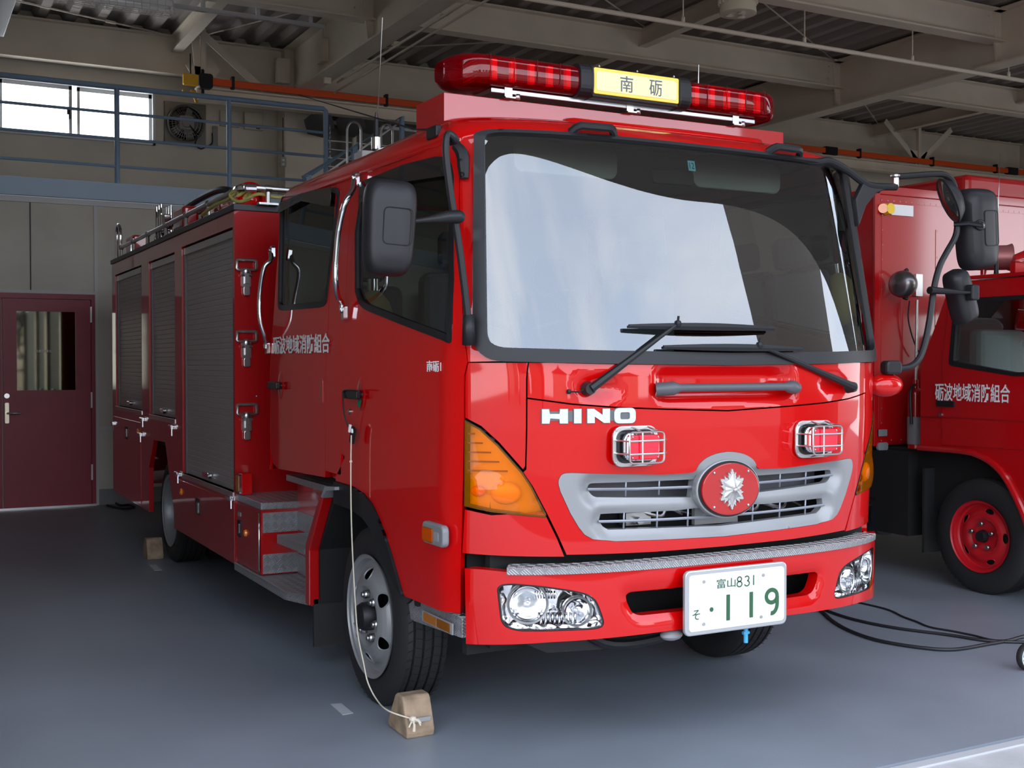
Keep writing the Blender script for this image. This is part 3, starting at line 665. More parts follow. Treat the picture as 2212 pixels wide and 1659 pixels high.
def panel(name,outer,mt,parent,holes=(),off=0,th=.012,st=.035,disp=None,surf=None,nrm=None,label=None,rim=True,edge=0.0):
    """curved sheet on the cab skin bounded by an outline in (u,v)"""
    surf=surf or S; nrm=nrm or Nrm
    loops=[resamp(outer,st)]+[resamp(h,st) for h in holes]
    sc=lambda p:(usc(p[0]),p[1])
    Ls=[[sc(p) for p in l] for l in loops]
    vs=[];ed=[]
    for l in Ls:
        o=len(vs); vs+=l; ed+=[(o+i,o+(i+1)%len(l)) for i in range(len(l))]
    nb=len(vs); raw=[p for l in loops for p in l]
    X=[p[0] for p in Ls[0]]; Y=[p[1] for p in Ls[0]]
    inv=lambda U:(U/UL if abs(U)<=UL else (1+(abs(U)-UL)/2.4)*(1 if U>0 else -1))
    y=min(Y)+st*.6
    while y<max(Y):
        x=min(X)+st*.6
        while x<max(X):
            if inpoly(x,y,Ls[0]) and not any(inpoly(x,y,h) for h in Ls[1:]):
                if min(polyd(x,y,l) for l in Ls)>st*.45: vs.append((x,y)); raw.append((inv(x),y))
            x+=st
        y+=st
    r=delaunay_2d_cdt([Vector(v) for v in vs],ed,[],0,1e-6)
    V2,_,F2=r[0],r[1],r[2]; 
    pts=[(inv(p[0]),p[1]) for p in V2]
    fs=[]
    for f in F2:
        cx=sum(V2[i][0] for i in f)/3; cy=sum(V2[i][1] for i in f)/3
        if inpoly(cx,cy,Ls[0]) and not any(inpoly(cx,cy,h) for h in Ls[1:]): fs.append(tuple(f))
    P=[];NN=[]
    for (u,v),q in zip(pts,V2):
        n=nrm(u,v); d=off+(disp(q[0],q[1]) if disp else 0)
        if edge:
            dd=min(polyd(q[0],q[1],l) for l in Ls)
            if dd<edge: k=1-dd/edge; d-=edge*.6*k*k
        P.append(surf(u,v)+n*d); NN.append(n)
    # consistent orientation
    m=MB()
    def orient(f):
        a,b,c=[P[i] for i in f[:3]]; return f if (b-a).cross(c-a).dot(NN[f[0]])>0 else tuple(reversed(f))
    fs=[orient(f) for f in fs]
    m.add(P,fs,True)
    if rim:
        from collections import Counter
        ec=Counter(); dr={}
        for f in fs:
            for i in range(3):
                a,b=f[i],f[(i+1)%3]; k=(min(a,b),max(a,b)); ec[k]+=1; dr[k]=(a,b)
        Q=[p-n*th for p,n in zip(P,NN)]; n0=len(P)
        m.add(P+Q,[(dr[k][1],dr[k][0],dr[k][0]+n0,dr[k][1]+n0) for k,c in ec.items() if c==1],True)
    me=bpy.data.meshes.new(name); me.from_pydata(m.v,[],m.f); me.materials.append(mt)
    me.polygons.foreach_set('use_smooth',m.s); me.update()
    if not disp and not edge:
        cn=[tuple(n) for n in NN]
        if rim:
            cn2=[(0,0,0)]*(len(P)*2); cn+=cn2
        me.normals_split_custom_set_from_vertices(cn[:len(me.vertices)])
    o=bpy.data.objects.new(name,me); COL.objects.link(o)
    if parent: par(o,parent)
    if label: o['label']=label
    return o
# --- outlines traced on the left half (photo pixels -> point on the skin), mirrored for the other half
seamx=H([(1137,786),(1141,830),(1140,865),(1139,920),(1138,975),(1134,1012),(1128,1020)])   # vertical seam left of the front lid
seamlow=H([(1150,1052),(1182,1113),(1205,1160),(1223,1200)])
g=.0035
def shift(P,du): return [(u+du,v) for u,v in P]
# windshield glass outline and gasket
def vline(us,v): return [(u,v) for u in us]
gas_out=H([(1024,620),(1024,350),(1027,315),(1045,290),(1085,282)])
ws_tl=hit(1027,300); ws_bl=hit(1032,765); 
GU_T=abs(hit(1021,330)[0]); GU_B=abs(hit(1025,740)[0]); GV_T=hit(1100,285)[1]; GV_B=hit(1150,779)[1]
topc=GV_T; 
def gasket_outline(ins):
    # rounded quad in (u,v); centre is slightly higher than the corners
    k=ins/UL
    P=[(-GU_T+k,GV_T-ins),(-.5,GV_T-ins+.006),(0,GV_T-ins+.010),(.5,GV_T-ins+.006),(GU_T-k,GV_T-ins),(GU_B-k,GV_B+ins),(.5,GV_B+ins-.012),(0,GV_B+ins-.02),(-.5,GV_B+ins-.012),(-GU_B+k,GV_B+ins)]
    rr=[.11,0,0,0,.11,.10,0,0,0,.10]; return rnd(P,[max(.03,r-ins*.6) if r else 0 for r in rr],8)
GO=gasket_outline(0); GI=gasket_outline(.048)
def insetpoly(P,k):
    # shrink a (u,v) outline by k metres
    Q=[(usc(u),v) for u,v in P]; n=len(Q); A=sum(Q[i][0]*Q[(i+1)%n][1]-Q[(i+1)%n][0]*Q[i][1] for i in range(n)); s=1 if A>0 else -1
    out=[]
    for i in range(n):
        a,b,c=Vector(Q[i-1]),Vector(Q[i]),Vector(Q[(i+1)%n]); d1=(b-a); d2=(c-b)
        if d1.length<1e-6 or d2.length<1e-6: continue
        d1.normalize(); d2.normalize(); n1=Vector((-d1.y,d1.x))*s; n2=Vector((-d2.y,d2.x))*s; m=n1+n2
        if m.length<1e-3: m=n1
        m.normalize(); q=b+m*(k/max(.4,m.dot(n1)))
        U=q.x; out.append(((U/UL if abs(U)<=UL else (1+(abs(U)-UL)/2.4)*(1 if U>0 else -1)),q.y))
    return out
both=lambda P:(P,mir(P))
# ------------------------------------------------ key lines
DU=.905; RU=1.478; RF=1.572; RR=1.965
dfront=[(-.9,1.552)]+[(hit(*p)[0],hit(*p)[1]) for p in ((1002,720),(997,600),(993,430))]+[(-.955,2.405)]
door_open=dfront+[(-1.2,2.435),(-RU,2.47),(-RU,1.02)]
rdoor_open=[(-RF,1.02),(-RF,2.485),(-RR,2.50),(-RR,.95)]
left=[(0,1.551),(-.45,1.558),(-.75,1.556)]+door_open+rdoor_open+[(-1.999,.95),(-1.999,3.4)]
topr=[(-1.999+i*(3.998/60),3.4) for i in range(1,60)]
outer=left+topr+[(-u,v) for u,v in left[1:]][::-1]
shell=panel('cab_shell',outer,RED,E1,holes=[insetpoly(GO,.012)],st=.04)
# flat roof and back wall of the cab
ring=[S(-1.999+i*(3.998/120),3.4) for i in range(121)]
m=MB(); m.add([p+Vector((0,0,-.0005)) for p in ring],[tuple(range(len(ring)))])
m.build('roof_panel',RED,E1,rec=False)
bk=[S(1.999,v) for v in (.95,1.3,1.6,2,2.41,2.6,2.8,3.0,3.2,3.4)]; bk=bk+[Vector((-p.x,p.y,p.z)) for p in bk[::-1]]
m=MB(); n=len(bk); m.add([(p.x,YR-.002,p.z) for p in bk]+[(p.x*.97,YR-.03,p.z) for p in bk],[tuple(range(n)),tuple(range(n,2*n))[::-1]]); m.build('rear_wall',RED,E1)
# raised roof lip above the screen
panel('roof_lip',rnd([(-.52,2.95),(.52,2.95),(.50,3.3),(-.50,3.3)],.1),RED,E1,off=.014,th=.014,edge=.04)
# ------------------------------------------------ screen: gasket and glass
gk=panel('windscreen_gasket',GO,BLK,E1,holes=[GI],off=.016,th=.03,st=.03,disp=lambda x,y:.0)
gl=panel('windscreen',insetpoly(GI,-.01),GLS,E1,off=-.004,st=.05,rim=False)
# stickers on the screen
def sticker(px,py,w,h,m_,txt=None,rd=None):
    u,v=hit(px,py); c=S(u,v); n=Nrm(u,v); ux=(S(u+.01,v)-c).normalized(); uz=n.cross(ux).normalized()
    if uz.z<0: uz=-uz
    c=c-n*.0065; mm=MB(); pl=[(math.cos(2*pi*k/24)*w/2,math.sin(2*pi*k/24)*h/2) for k in range(24)] if rd else [(-w/2,-h/2),(w/2,-h/2),(w/2,h/2),(-w/2,h/2)]
    mm.add([c+ux*a+uz*b for a,b in pl],[tuple(range(len(pl)))]); o=mm.build('screen_sticker',m_,gl,rec=False)
    if txt: text('sticker_lettering',txt,flatmap(c+n*.001-ux*w*.32-uz*h*.3,ux,uz,w*.64,h*.6,n),BLK,o,th=.0003)
sticker(1496,357,.036,.045,mat('sticker_cyan',(.25,.62,.68),.5),'12')
sticker(1797,412,.05,.07,mat('sticker_blue',(.05,.22,.45),.5),None,True)
# ------------------------------------------------ front panels
seamU=[(-.709,v) for v in (1.548,1.47,1.40,1.31,1.22,1.15)]
seamL=[(-.719,1.138),(-.6871,1.082),(-.639,.9745),(-.6037,.891),(-.5756,.819)]
line=H([(1139,860),(1235,873),(1330,880),(1440,884)])+[(0,1.357)]
line[0]=(-.709,line[0][1])
cow=[(0,1.548),(-.45,1.553),(-.709,1.551)]+[(-.709,1.47)]+line
cow=insetpoly(cow+[(-u,v) for u,v in cow[1:-1]][::-1],.003)
# wiper recesses and handle recess are dished into the cowl
hcx,hcz=0,1.462
def cowdisp(x,y):
    d=0
    r=max(abs(x)-.30,0)/.06; q=abs(y-1.465)/.05
    if r<1 and q<1.4: d-=.028*max(0,1-r*r)*max(0,min(1,(1.4-q)*2))
    for s in (-1,1):
        e=math.hypot((x-s*.60)/.10,(y-1.455)/.05)
        if e<1: d-=.02*(1-e*e)
    return d
panel('front_cowl',cow,RED,E1,st=.022,disp=cowdisp)
bot=H([(1224,1202),(1405,1194)])+[(0,hit(1570,1181)[1])]
bot[0]=seamL[-1]
lid=[(0,line[-1][1])]+line[:-1][::-1]+seamU[3:]+seamL+bot[1:]
lid=insetpoly(lid+[(-u,v) for u,v in lid[1:-1]][::-1],.003)
gpx=[(1235,1021),(1213,1022),(1204,1040),(1210,1062),(1232,1110),(1250,1140),(1262,1155),(1280,1165),(1330,1170),(1440,1166)]
gh=H(gpx)
gh=[gh[0]]+rnd([gh[0],gh[1],gh[2],gh[3]],[0,.02,.02,0],4)[1:-1]+gh[3:]
gtop=[(-.132,gh[0][1]-.005),(-.25,gh[0][1]-.002)]
hump=[(-.155*math.cos(t)/UL*1.0,1.118+.075*math.sin(t)+0) for t in [R(a) for a in (85,75,66,57,48,39,30,21,12,5)]]
gl_=[(0,1.194)]+hump+[(-.160/UL*1.02,1.120),(-.170/UL,1.1165),(-.20/UL,1.115)]+[(-.25,1.114)]+gh+[(0,hit(1570,1159)[1])]
gout=gl_+[(-u,v) for u,v in gl_[1:-1]][::-1]
panel('front_lid',lid,RED,E1,holes=[gout],st=.03,edge=0)
# upper slots and the long lower slot
us1=H([(1303,1045),(1277,1047),(1273,1058),(1284,1074),(1303,1079)])
us1=rnd(us1,.018,3)[3:-3]
sl1=us1+[(-.125,hit(1494,1077)[1]),(-.118,hit(1496,1038)[1])]
ls=H([(1320,1112),(1303,1113),(1299,1128),(1308,1140),(1320,1147),(1440,1143)])+[(0,hit(1570,1138)[1])]
ls2=[(0,.968),(-.11,.968),(-.18,hit(1440,1107)[1])]+ls
lowslot=ls2+[(-u,v) for u,v in ls2[1:-1]][::-1]
SL=[[(usc(a),b) for a,b in P] for P in (sl1,mir(sl1),lowslot)]
def gdisp(x,y):
    d=min((0 if inpoly(x,y,P) else polyd(x,y,P)) for P in SL); k=max(0,1-d/.055)
    return -.030*k*k*(3-2*k)
grl=panel('grille_surround',insetpoly(gout,.001),SILV,E1,holes=[sl1,mir(sl1),lowslot],off=.003,th=.03,st=.016,disp=gdisp)
# bars and fins
SF=lambda u,v,o=0: S(u,v)+Nrm(u,v)*o
def bar_along(pts,r,name,mt,parent,off,n=6,sm=0):
    return MB().tube([SF(u,v,off) for u,v in pts],r,n,sm=sm).build(name,mt,parent)
BARM=mat('grille_bar',(.24,.255,.29),.35,.4)
b1=[hit(1273,1059),hit(1380,1058),(-.122,hit(1496,1054)[1])]
for P in both(b1): bar_along(P,.006,'grille_bar',BARM,grl,-.022)
b2=[hit(1297,1129),hit(1400,1129),(0,.931),]; b2=b2+[(-u,v) for u,v in b2[:-1]][::-1]
bar_along([b2[0]]+[(b2[0][0]*(1-k/10),b2[0][1]+(.931-b2[0][1])*math.sin(k/10*pi/2)) for k in range(1,20)]+[b2[-1]],.006,'grille_bar',BARM,grl,-.022)
for px_ in (1360,1433):
    a=hit(px_,1040)[0]
    for s in (1,-1): bar_along([(s*a,1.10),(s*a,1.03)],.004,'grille_fin',BARM,grl,-.03)
for px_ in (1355,1428,1495):
    a=hit(px_,1130)[0]
    for s in (1,-1): bar_along([(s*a,.985),(s*a,.885)],.004,'grille_fin',BARM,grl,-.03)
# dark machinery behind the grille
MB().box(-.95,.95,.02,.06,.46,1.5).build('radiator_screen',DARK,E1)
m=MB()
for s,xx in ((1,-.30),(1,-.12),(1,.18),(1,.33)):
    m.tube([(xx,-.04,.95),(xx+.08,-.06,.93),(xx+.12,-.05,.96),(xx+.2,-.04,.93)],.008,6,sm=4)
m.box(-.38,-.26,-.05,.0,.90,.95).cyl((-.33,-.08,.92),(-.33,-.04,.92),.015)
m.build('engine_pipework',STL,E1); MB().box(-.62,.62,-.03,.02,1.0,1.13).build('radiator_cover',mat('grey_metal',(.12,.12,.13),.5,.5),E1)
MB().box(.12-.2,.14,-.1,-.08,.89,.96).build('grille_backplate',SILV,E1)
# emblem: red oval plate with a silver badge
cx,cz=0,1.045
ey=S(0,1.045).y-.012
od=MB(); pl=[(.142*math.cos(2*pi*k/48),cz+.104*math.sin(2*pi*k/48)) for k in range(48)]
od.prism(pl,'y',ey-.018,ey+.02)
emb=od.build('emblem_plate',RED2,E1,bev=.003)
MB().prism([(.16*math.cos(2*pi*k/48),cz+.118*math.sin(2*pi*k/48)) for k in range(48)],'y',ey-.004,ey+.03).build('emblem_surround',SILV,E1,bev=.006)
MB().prism([(.152*math.cos(2*pi*k/48),cz+.112*math.sin(2*pi*k/48)) for k in range(48)],'y',ey-.007,ey).build('emblem_shadow_gap',BLK,emb)
# badge: twelve petals: six tall points with lobed tips
def starpts():
    P=[]
    for k in range(6):
        a0=pi/2+k*pi/3
        for da,r in ((-30,.52),(-26,.70),(-21,.74),(-20,.90),(-16,.84),(-10,.74),(-9,.86),(-5,.88),(-4,.97),(0,1.02),(4,.97),(5,.88),(9,.86),(10,.74),(16,.84),(20,.90),(21,.74),(26,.70)):
            a=a0+R(da); P.append((math.cos(a)*r,math.sin(a)*r))
    return P
sp=starpts(); n=len(sp); m=MB(); ax_,az_=.064,.080
def star_old():
  pass
vs2=[Vector((x*ax_,z*az_)) for x,z in sp]
V2,_,F2=delaunay_2d_cdt(vs2,[(i,(i+1)%n) for i in range(n)],[],0,1e-7)[:3]; P_=[(p.x,p.y) for p in vs2]
fs=[tuple(f) for f in F2 if inpoly(sum(V2[i][0] for i in f)/3,sum(V2[i][1] for i in f)/3,P_)]
k=len(V2); m.add([(p[0],ey-.026,cz+p[1]) for p in V2]+[(p[0],ey-.017,cz+p[1]) for p in V2],fs+[tuple(i+k for i in f[::-1]) for f in fs]+[(i,(i+1)%n,k+(i+1)%n,k+i) for i in range(n)])
um=[(0,ey-.044,cz)]
for q in range(24):
    a=pi/2+q*pi/12; r_=(.80 if q%4==0 else .56 if q%4==2 else .58); d_=.0 if q%2==0 else .004
    um.append((math.cos(a)*r_*ax_,ey-.0275+d_*.3,cz+math.sin(a)*r_*az_))
m.add(um,[(0,1+q,1+(q+1)%24) for q in range(24)])
m.sphere((0,ey-.044,cz),.010,12)
for k in range(12):
    a=pi/2+k*pi/6; r=.9 if k%2==0 else .62; m.cyl((math.cos(a)*.008,ey-.044,cz+math.sin(a)*.008),(math.cos(a)*r*ax_,ey-.020,cz+math.sin(a)*r*az_),.0022,.0012,5)
m.build('star_badge',mat('badge_silver',(.50,.495,.48),.38,.7),emb,rec=False)
m=MB()
for sx in (-1,1):
    for sz in (-1,1): m.sphere((sx*.085,ey-.019,cz+sz*.068),.006,8)
m.build('emblem_screw',STL,emb)
# lettering HINO, with its grey backing
m=MB(); z0=hit(1172,915)[1]; z1=hit(1172,884)[1]; x0=S(*hit(1168,900)).x; x1=S(*hit(1372,900)).x; hh=z1-z0
def onskin(x,z,o):
    # skin point above world x,z
    i=0
    import bisect
    i=min(max(bisect.bisect_right(V,z)-1,0),len(V)-1); xs,ys,f,Ln=tabP[i]; u=float(np.interp(abs(x),xs[:121],f[:121])); u=u if x>0 else -u
    return SF(u,z,o)
def letter(name,polys,o0,o1,mt,parent,holes=None):
    m=MB()
    for P in polys:
        n=len(P)
        V2,_,F2=delaunay_2d_cdt([Vector(p) for p in P],[(i,(i+1)%n) for i in range(n)],[],1,1e-7)[:3] if not holes else delaunay_2d_cdt([Vector(p) for p in P+holes],[(i,(i+1)%n) for i in range(n)]+[(n+i,n+(i+1)%len(holes)) for i in range(len(holes))],[],0,1e-7)[:3]
        fs=[]
        for f in F2:
            c=[sum(V2[i][k] for i in f)/3 for k in (0,1)]
            if inpoly(*c,P) and not (holes and inpoly(*c,holes)): fs.append(tuple(f))
        a=[onskin(x,z,o1) for x,z in V2]; b=[onskin(x,z,o0) for x,z in V2]; k=len(a)
        from collections import Counter
        ec=Counter(tuple(sorted((f[i],f[(i+1)%3]))) for f in fs for i in range(3))
        m.add(a+b,fs+[(i,j,j+k,i+k) for (i,j),c in ec.items() if c==1])
    return m.build(name,mt,parent)
W_=x1-x0; U_=lambda a:x0+W_*a/1130; Z_=lambda b:z1-hh*b/185   # letter units traced from the badge: 1130 wide, 185 high
Hh=[(10,0),(85,0),(95,60),(200,60),(208,0),(295,0),(295,185),(205,185),(200,128),(100,118),(90,185),(10,185)]
I_=[(365,0),(450,0),(450,185),(365,185)]
N_=[(520,0),(600,0),(705,80),(705,0),(795,0),(795,185),(720,185),(608,100),(608,185),(520,185)]
Oo=rnd([(850,-5),(1125,-5),(1125,195),(850,195)],70,6); Oi=rnd([(925,50),(1050,50),(1050,142),(925,142)],25,4)
tr=lambda P:[(U_(a),Z_(b)) for a,b in P]
LGW=mat('badge_white',(.52,.52,.52),.35); LGG=mat('badge_grey',(.10,.105,.11),.5)
base=[tr([(250,22),(880,22),(880,160),(250,160)])]+[tr([(x+dx,y+dy) for (x,y),(dx,dy) in zip(q,((-8,-7),(8,-7),(8,7),(-8,7)))]) for q in ([(10,0),(90,0),(90,185),(10,185)],[(205,0),(295,0),(295,185),(205,185)],I_,[(520,0),(600,0),(600,185),(520,185)],[(712,0),(795,0),(795,185),(712,185)])]+[tr([(85,30),(210,30),(210,150),(85,150)])]+[tr(rnd([(842,-12),(1133,-12),(1133,202),(842,202)],74,6))]
bb=letter('brand_backing',base,-.002,.003,LGG,E1)
for nm,P,hl in (('letter_h',Hh,None),('letter_i',I_,None),('letter_n',N_,None),('letter_o',Oo,Oi)):
    letter(nm,[tr(P)],.003,.008,LGW,bb,holes=tr(hl) if hl else None)
# corner panels and turn lamps
hyp=H([(1003,905),(1039,925),(1077,960),(1115,1003),(1130,1020),(1149,1049),(1181,1111)])
lbt=H([(1178,1119),(1062,1107),(1003,1094)])
cu=[(-.709,1.551),(-.9,1.551),(-DU,1.50),(-DU,hyp[0][1]+.004)]+[(u,v+.006) for u,v in hyp[1:5]]+[(-.709,1.16)]
lamp=hyp+lbt
lc=[(u,v-.008) for u,v in lbt]+[(-DU,.822)]+[(-.578,.812),(-.6037,.884),(-.639,.968)]
lc=[(-.655,.992)]+lc[1:]
for i,f in enumerate((lambda P:P,mir)):
    panel('corner_panel',insetpoly(f(cu),.003),RED,E1,st=.03)
    tl=panel('turn_lamp',insetpoly(f(lamp),.003),AMB,E1,off=.004,th=.004,st=.03,disp=lambda x,y:.012*max(0,1-((abs(x)-1.02)/.10)**2-((y-1.05)/.08)**2) if True else 0,label='amber wrap-around turn lamp')
    panel('lamp_reflector',insetpoly(f(lamp),.008),mat('amber_reflector',(.85,.62,.20),.35,.3),tl,off=-.035,st=.04)
    rim=panel('lamp_rim',insetpoly(f(lamp),.001),BLK,tl,holes=[insetpoly(f(lamp),.009)],off=.002,th=.03,st=.03)
    m=MB()
    for k in range(5):
        v=1.14+.035*k; 
        P=[(-.897,v),(-.897+(.17-.035*k)*.78,v)]; P=P if i==0 else mir(P)
        m.tube([SF(P[0][0]+(P[1][0]-P[0][0])*q/6,v,-.012) for q in range(7)],.0035,5)
    m.build('reflector_rib',mat('amber_dark',(.30,.10,.01),.4),tl)
    for px_,py_,r in ((1092,1066,.052),(1030,1062,.026)):
        u,v=hit(px_,py_); u=u if i==0 else -u; c=SF(u,v,-.012); n_=Nrm(u,v); q=n_.to_track_quat('Z','Y').to_matrix()
        MB().sphere(c,r,20,(1.15,.85,.35),q).build('lamp_bulb_dome',mat('amber_dome',(1,.62,.05),.15,coat=1) if r>.03 else mat('amber_bulb',(.9,.22,.01),.2,coat=1),tl)
    panel('lower_corner_panel',insetpoly(f(lc),.003),RED,E1,st=.03,edge=0)
# ------------------------------------------------ doors
FD=[(-DU,.60)]+dfront+[(-1.2,2.435),(-RU,2.47),(-RU,1.12)]+H([(744,987),(734,1010),(723,1030),(725,1040)])
arch=H([(725,1040),(761,1051),(787,1067),(805,1089),(819,1118),(834,1157),(848,1201),(862,1251),(873,1289)])
FD=[(-DU,hit(998,1327)[1])]+[(-DU,1.50)]+dfront+[(-1.2,2.435),(-RU,2.47),(-RU,1.12)]+H([(744,987),(734,1010),(724,1030)])+arch
gF=H([(791,389),(881,359),(954,341),(975,346),(981,380),(981,600),(976,745),(870,702),(779,665),(768,630),(768,500),(780,423)])
gF=rnd(gF,[.05,0,.01,.03,.01,0,.02,0,.06,.01,0,.02],3)
RD=[(-RF,.985),(-RF,2.485),(-RR,2.50),(-RR,1.06),(-RR+.02,.985),(-RR+.06,.965)]
gR=rnd(H([(736,408),(705,663),(601,672),(608,425),(660,418)]),[.04,.04,.04,.05,0],4)
BPIL=[(-RU,1.02),(-RU,2.47)]
# archdark
fl_in=H([(725,1087),(761,1100),(787,1118),(805,1143),(823,1183),(841,1226),(859,1268),(873,1289)])
def wood(): pass
for i,f in enumerate((lambda P:P,mir)):
    sd_='driver side' 
    fd=panel('front_door',insetpoly(f(FD),.003),RED,E1,holes=[f(gF)],st=.05,th=.03,disp=lambda x,y:-.006*math.exp(-((y-(1.28+.22*(abs(x)-1.25)*.35))/.012)**2) if abs(x)>1.14 else 0)
    panel('window_seal',f(gF),BLK,fd,holes=[insetpoly(f(gF),.028)],off=.004,th=.03,st=.03)
    panel('window_glass',insetpoly(f(gF),.02),GLW,fd,off=-.006,st=.08,rim=False)
    vis=[(u,v) for u,v in gF if v>2.28]
    vt=H([(786,395),(881,357),(954,339),(976,343)])
    panel('rain_visor',f(rnd([vt[0],vt[1],vt[2],vt[3],(vt[3][0],vt[3][1]-.07),(vt[1][0],vt[1][1]-.075),(vt[0][0],vt[0][1]-.10)],.01,2)),mat('smoked_plastic',(.012,.01,.01),.12,coat=1),fd,off=.022,th=.003,st=.05)
    rd=panel('rear_door',insetpoly(f(RD),.003),RED,E1,holes=[f(gR)],st=.05,th=.03)
    panel('window_seal',f(gR),BLK,rd,holes=[insetpoly(f(gR),.03)],off=.004,th=.03,st=.03)
    panel('window_glass',insetpoly(f(gR),.02),GLW,rd,off=-.006,st=.08,rim=False)
    vt=H([(614,440),(660,420),(726,404)])
    panel('rain_visor',f(rnd([vt[0],vt[1],vt[2],(vt[2][0],vt[2][1]-.10),(vt[1][0],vt[1][1]-.115),(vt[0][0]-.01,vt[0][1]-.12)],.01,2)),MATS['smoked_plastic'],rd,off=.026,th=.003,st=.05)
    panel('wheel_arch_trim',f(arch+fl_in[::-1][1:]),BLK,E1,off=.012,th=.06,st=.04)
    # drip moulding over the doors
    P=[(-.955,2.42),(-1.2,2.452),(-RU,2.487),(-1.75,2.51),(-1.97,2.515)]
    bar_along(f(P),.007,'drip_moulding',RED,E1,.004,6,sm=4)
# B pillar recess below the shell strip
for s in (-1,1):
    q_=[(s*1.44,.95),(s*1.44,2.46),(s*1.60,2.47),(s*1.60,1.0)]; panel('pillar_recess',q_,RED,E1,off=-.034,th=.004)
# door handles
def dhandle(px,py,parent,s=-1,rw=.10):
    p=at(px,py,'x',-1.085); y,z=p.y,p.z; x=s*1.085
    cup=MB().lathe([(.0,.004),(.03,.004),(.046,.003),(.05,0)],(x,y,z),(s,0,0),24)
    cup.v=[(a,b,z+(c-z)*1.5) for a,b,c in cup.v]; cup.build('handle_cup',RED2,parent)
    m=MB().rbox((x+s*.030,y+.04,z),(.022,.17,.042),.010,'x').cyl((x+s*.02,y+.09,z),(x,y+.09,z),.012).cyl((x+s*.02,y-.02,z),(x,y-.02,z),.01)
    return m.build('door_handle',BLKG,parent,bev=.004)
fdL=bpy.data.objects['front_door']; rdL=bpy.data.objects['rear_door']; fdR=bpy.data.objects['front_door.001']; rdR=bpy.data.objects['rear_door.001']
h1=dhandle(780,852,fdL); h2=dhandle(607,833,rdL); dhandle(780,852,fdR,1); dhandle(607,833,rdR,1)
p=at(755,889,'x',-1.087); MB().cyl((p.x-.006,p.y,p.z),(p.x+.01,p.y,p.z),.012).build('key_lock',STL,fdL)
p=at(781,870,'x',-1.087); MB().obox((p.x-.012,p.y,p.z),(.004,.03,.035),Matrix.Rotation(.5,3,'X')).build('green_tab',mat('green_tab',(.0,.12,.05),.4),fdL)
p=at(694,845,'x',-1.085); m=MB().rbox((-1.084,p.y,p.z),(.008,.055,.13),.02,'x'); m.build('step_grip_recess',RED2,rdL,bev=.003)
# grab rails: long chrome ones at the pillar and at the rear edge
def grab(pts,name,r=.013):
    P=[at(x,y,'x',xx) for x,y,xx in pts]; o=[]
    for s in (1,-1):
        Q=[Vector((s*p.x,p.y,p.z)) for p in P]; g_=MB().tube(Q,r,12,sm=6).build(name,CHR,E1)
        for e in (Q[0],Q[-1]):
            MB().rbox((e.x+s*.01,e.y,e.z),(.02,.035,.07),.012,'x').sphere((e.x-s*.006,e.y,e.z+.015),.009,8).build('rail_foot',CHR,g_)
grab([(765,388,-1.06),(762,410,-1.10),(745,440,-1.15),(731,500,-1.165),(725,570,-1.17),(725,610,-1.17),(730,640,-1.14),(738,655,-1.10),(739,675,-1.10)],'grab_rail')
grab([(585,545,-1.09),(585,562,-1.10),(570,580,-1.14),(561,640,-1.15),(562,690,-1.15),(572,725,-1.12),(575,738,-1.10),(574,752,-1.10)],'rear_grab_rail')
# lettering on the doors (reading towards the front of the truck)
def sidetext(s,tx0,ty0,tx1,ty1,x,parent,bold=.012,m_=LETW,name='lettering'):
    p=at(tx0,ty1,'x',x); q=at(tx1,ty0,'x',x); 
    z0=at(tx0,ty1,'x',x).z; z1=at(tx0,ty0,'x',x).z
    return text(name,s,flatmap((x,p.y,z0),(0,-1,0),(0,0,1),p.y-at(tx1,ty1,'x',x).y,z1-z0,(-1,0,0)),m_,parent,bold)
sidetext('砺波地域消防組合',590,727,712,765,-1.0875,rdL)
sidetext('南砺1',922,779,953,803,-1.0875,fdL)
# side marker lamp on the front door
m=at(946,1153,'x',-1.085); sm_=MB().rbox((-1.096,m.y,m.z),(.03,.20,.085),.025,'x').build('side_marker',mat('marker_grey',(.17,.17,.175),.4),fdL,bev=.008)
MB().rbox((-1.112,m.y+.038,m.z-.006),(.008,.095,.055),.008,'x').build('marker_lens',AMB,sm_)
MB().rbox((-1.113,m.y+.038,m.z-.006),(.003,.09,.05),.008,'x').build('marker_reflector',mat('amber_bulb',(0,0,0)),sm_)
MB().rbox((-1.112,m.y-.045,m.z-.004),(.004,.035,.035),.003,'x').build('marker_window',GRYP,sm_)
# ------------------------------------------------ bumper
BO=.045
def hitB(px,py):
    global CAMP
    c=CAMP; CAMP=c+Vector((0,BO,0)); r=hit(px,py); CAMP=c; return r
SBf=lambda u,v: S(u,v)+Vector((0,-BO,0))
HB=lambda P:[hitB(*p) for p in P]
bt=HB([(1004,1220),(1044,1224),(1103,1236)]); bb_=HB([(1006,1391),(1192,1387),(1405,1368)])
vtop=.772
bl=[(0,.757),(-.4,.757),(-.7,.760),(bt[1][0],vtop),(bt[0][0],vtop)]+bb_+[(0,bb_[2][1]+.006)]
bo=bl+[(-u,v) for u,v in bl[1:-1]][::-1]
hlp=HB([(1073,1270),(1083,1262),(1109,1260),(1174,1266),(1231,1274),(1269,1282),(1288,1295),(1299,1322),(1306,1345),(1301,1356),(1284,1360),(1117,1364),(1092,1356),(1081,1342)])
ink=HB([(1472,1270),(1364,1280),(1354,1287),(1357,1303),(1368,1325),(1383,1331),(1470,1325)])
ink=rnd(ink,.02,3)[4:-4]
inl=[(0,ink[0][1])]+ink+[(0,ink[-1][1])]; ino=inl+[(-u,v) for u,v in inl[1:-1]][::-1]
INP=[(usc(a),b) for a,b in ino]
def bdisp(x,y):
    # the bumper face steps back around the intake and rounds off at top and bottom
    d=polyd(x,y,INP) if not inpoly(x,y,INP) else 0
    k=max(0,1-d/.03); return -.012*k
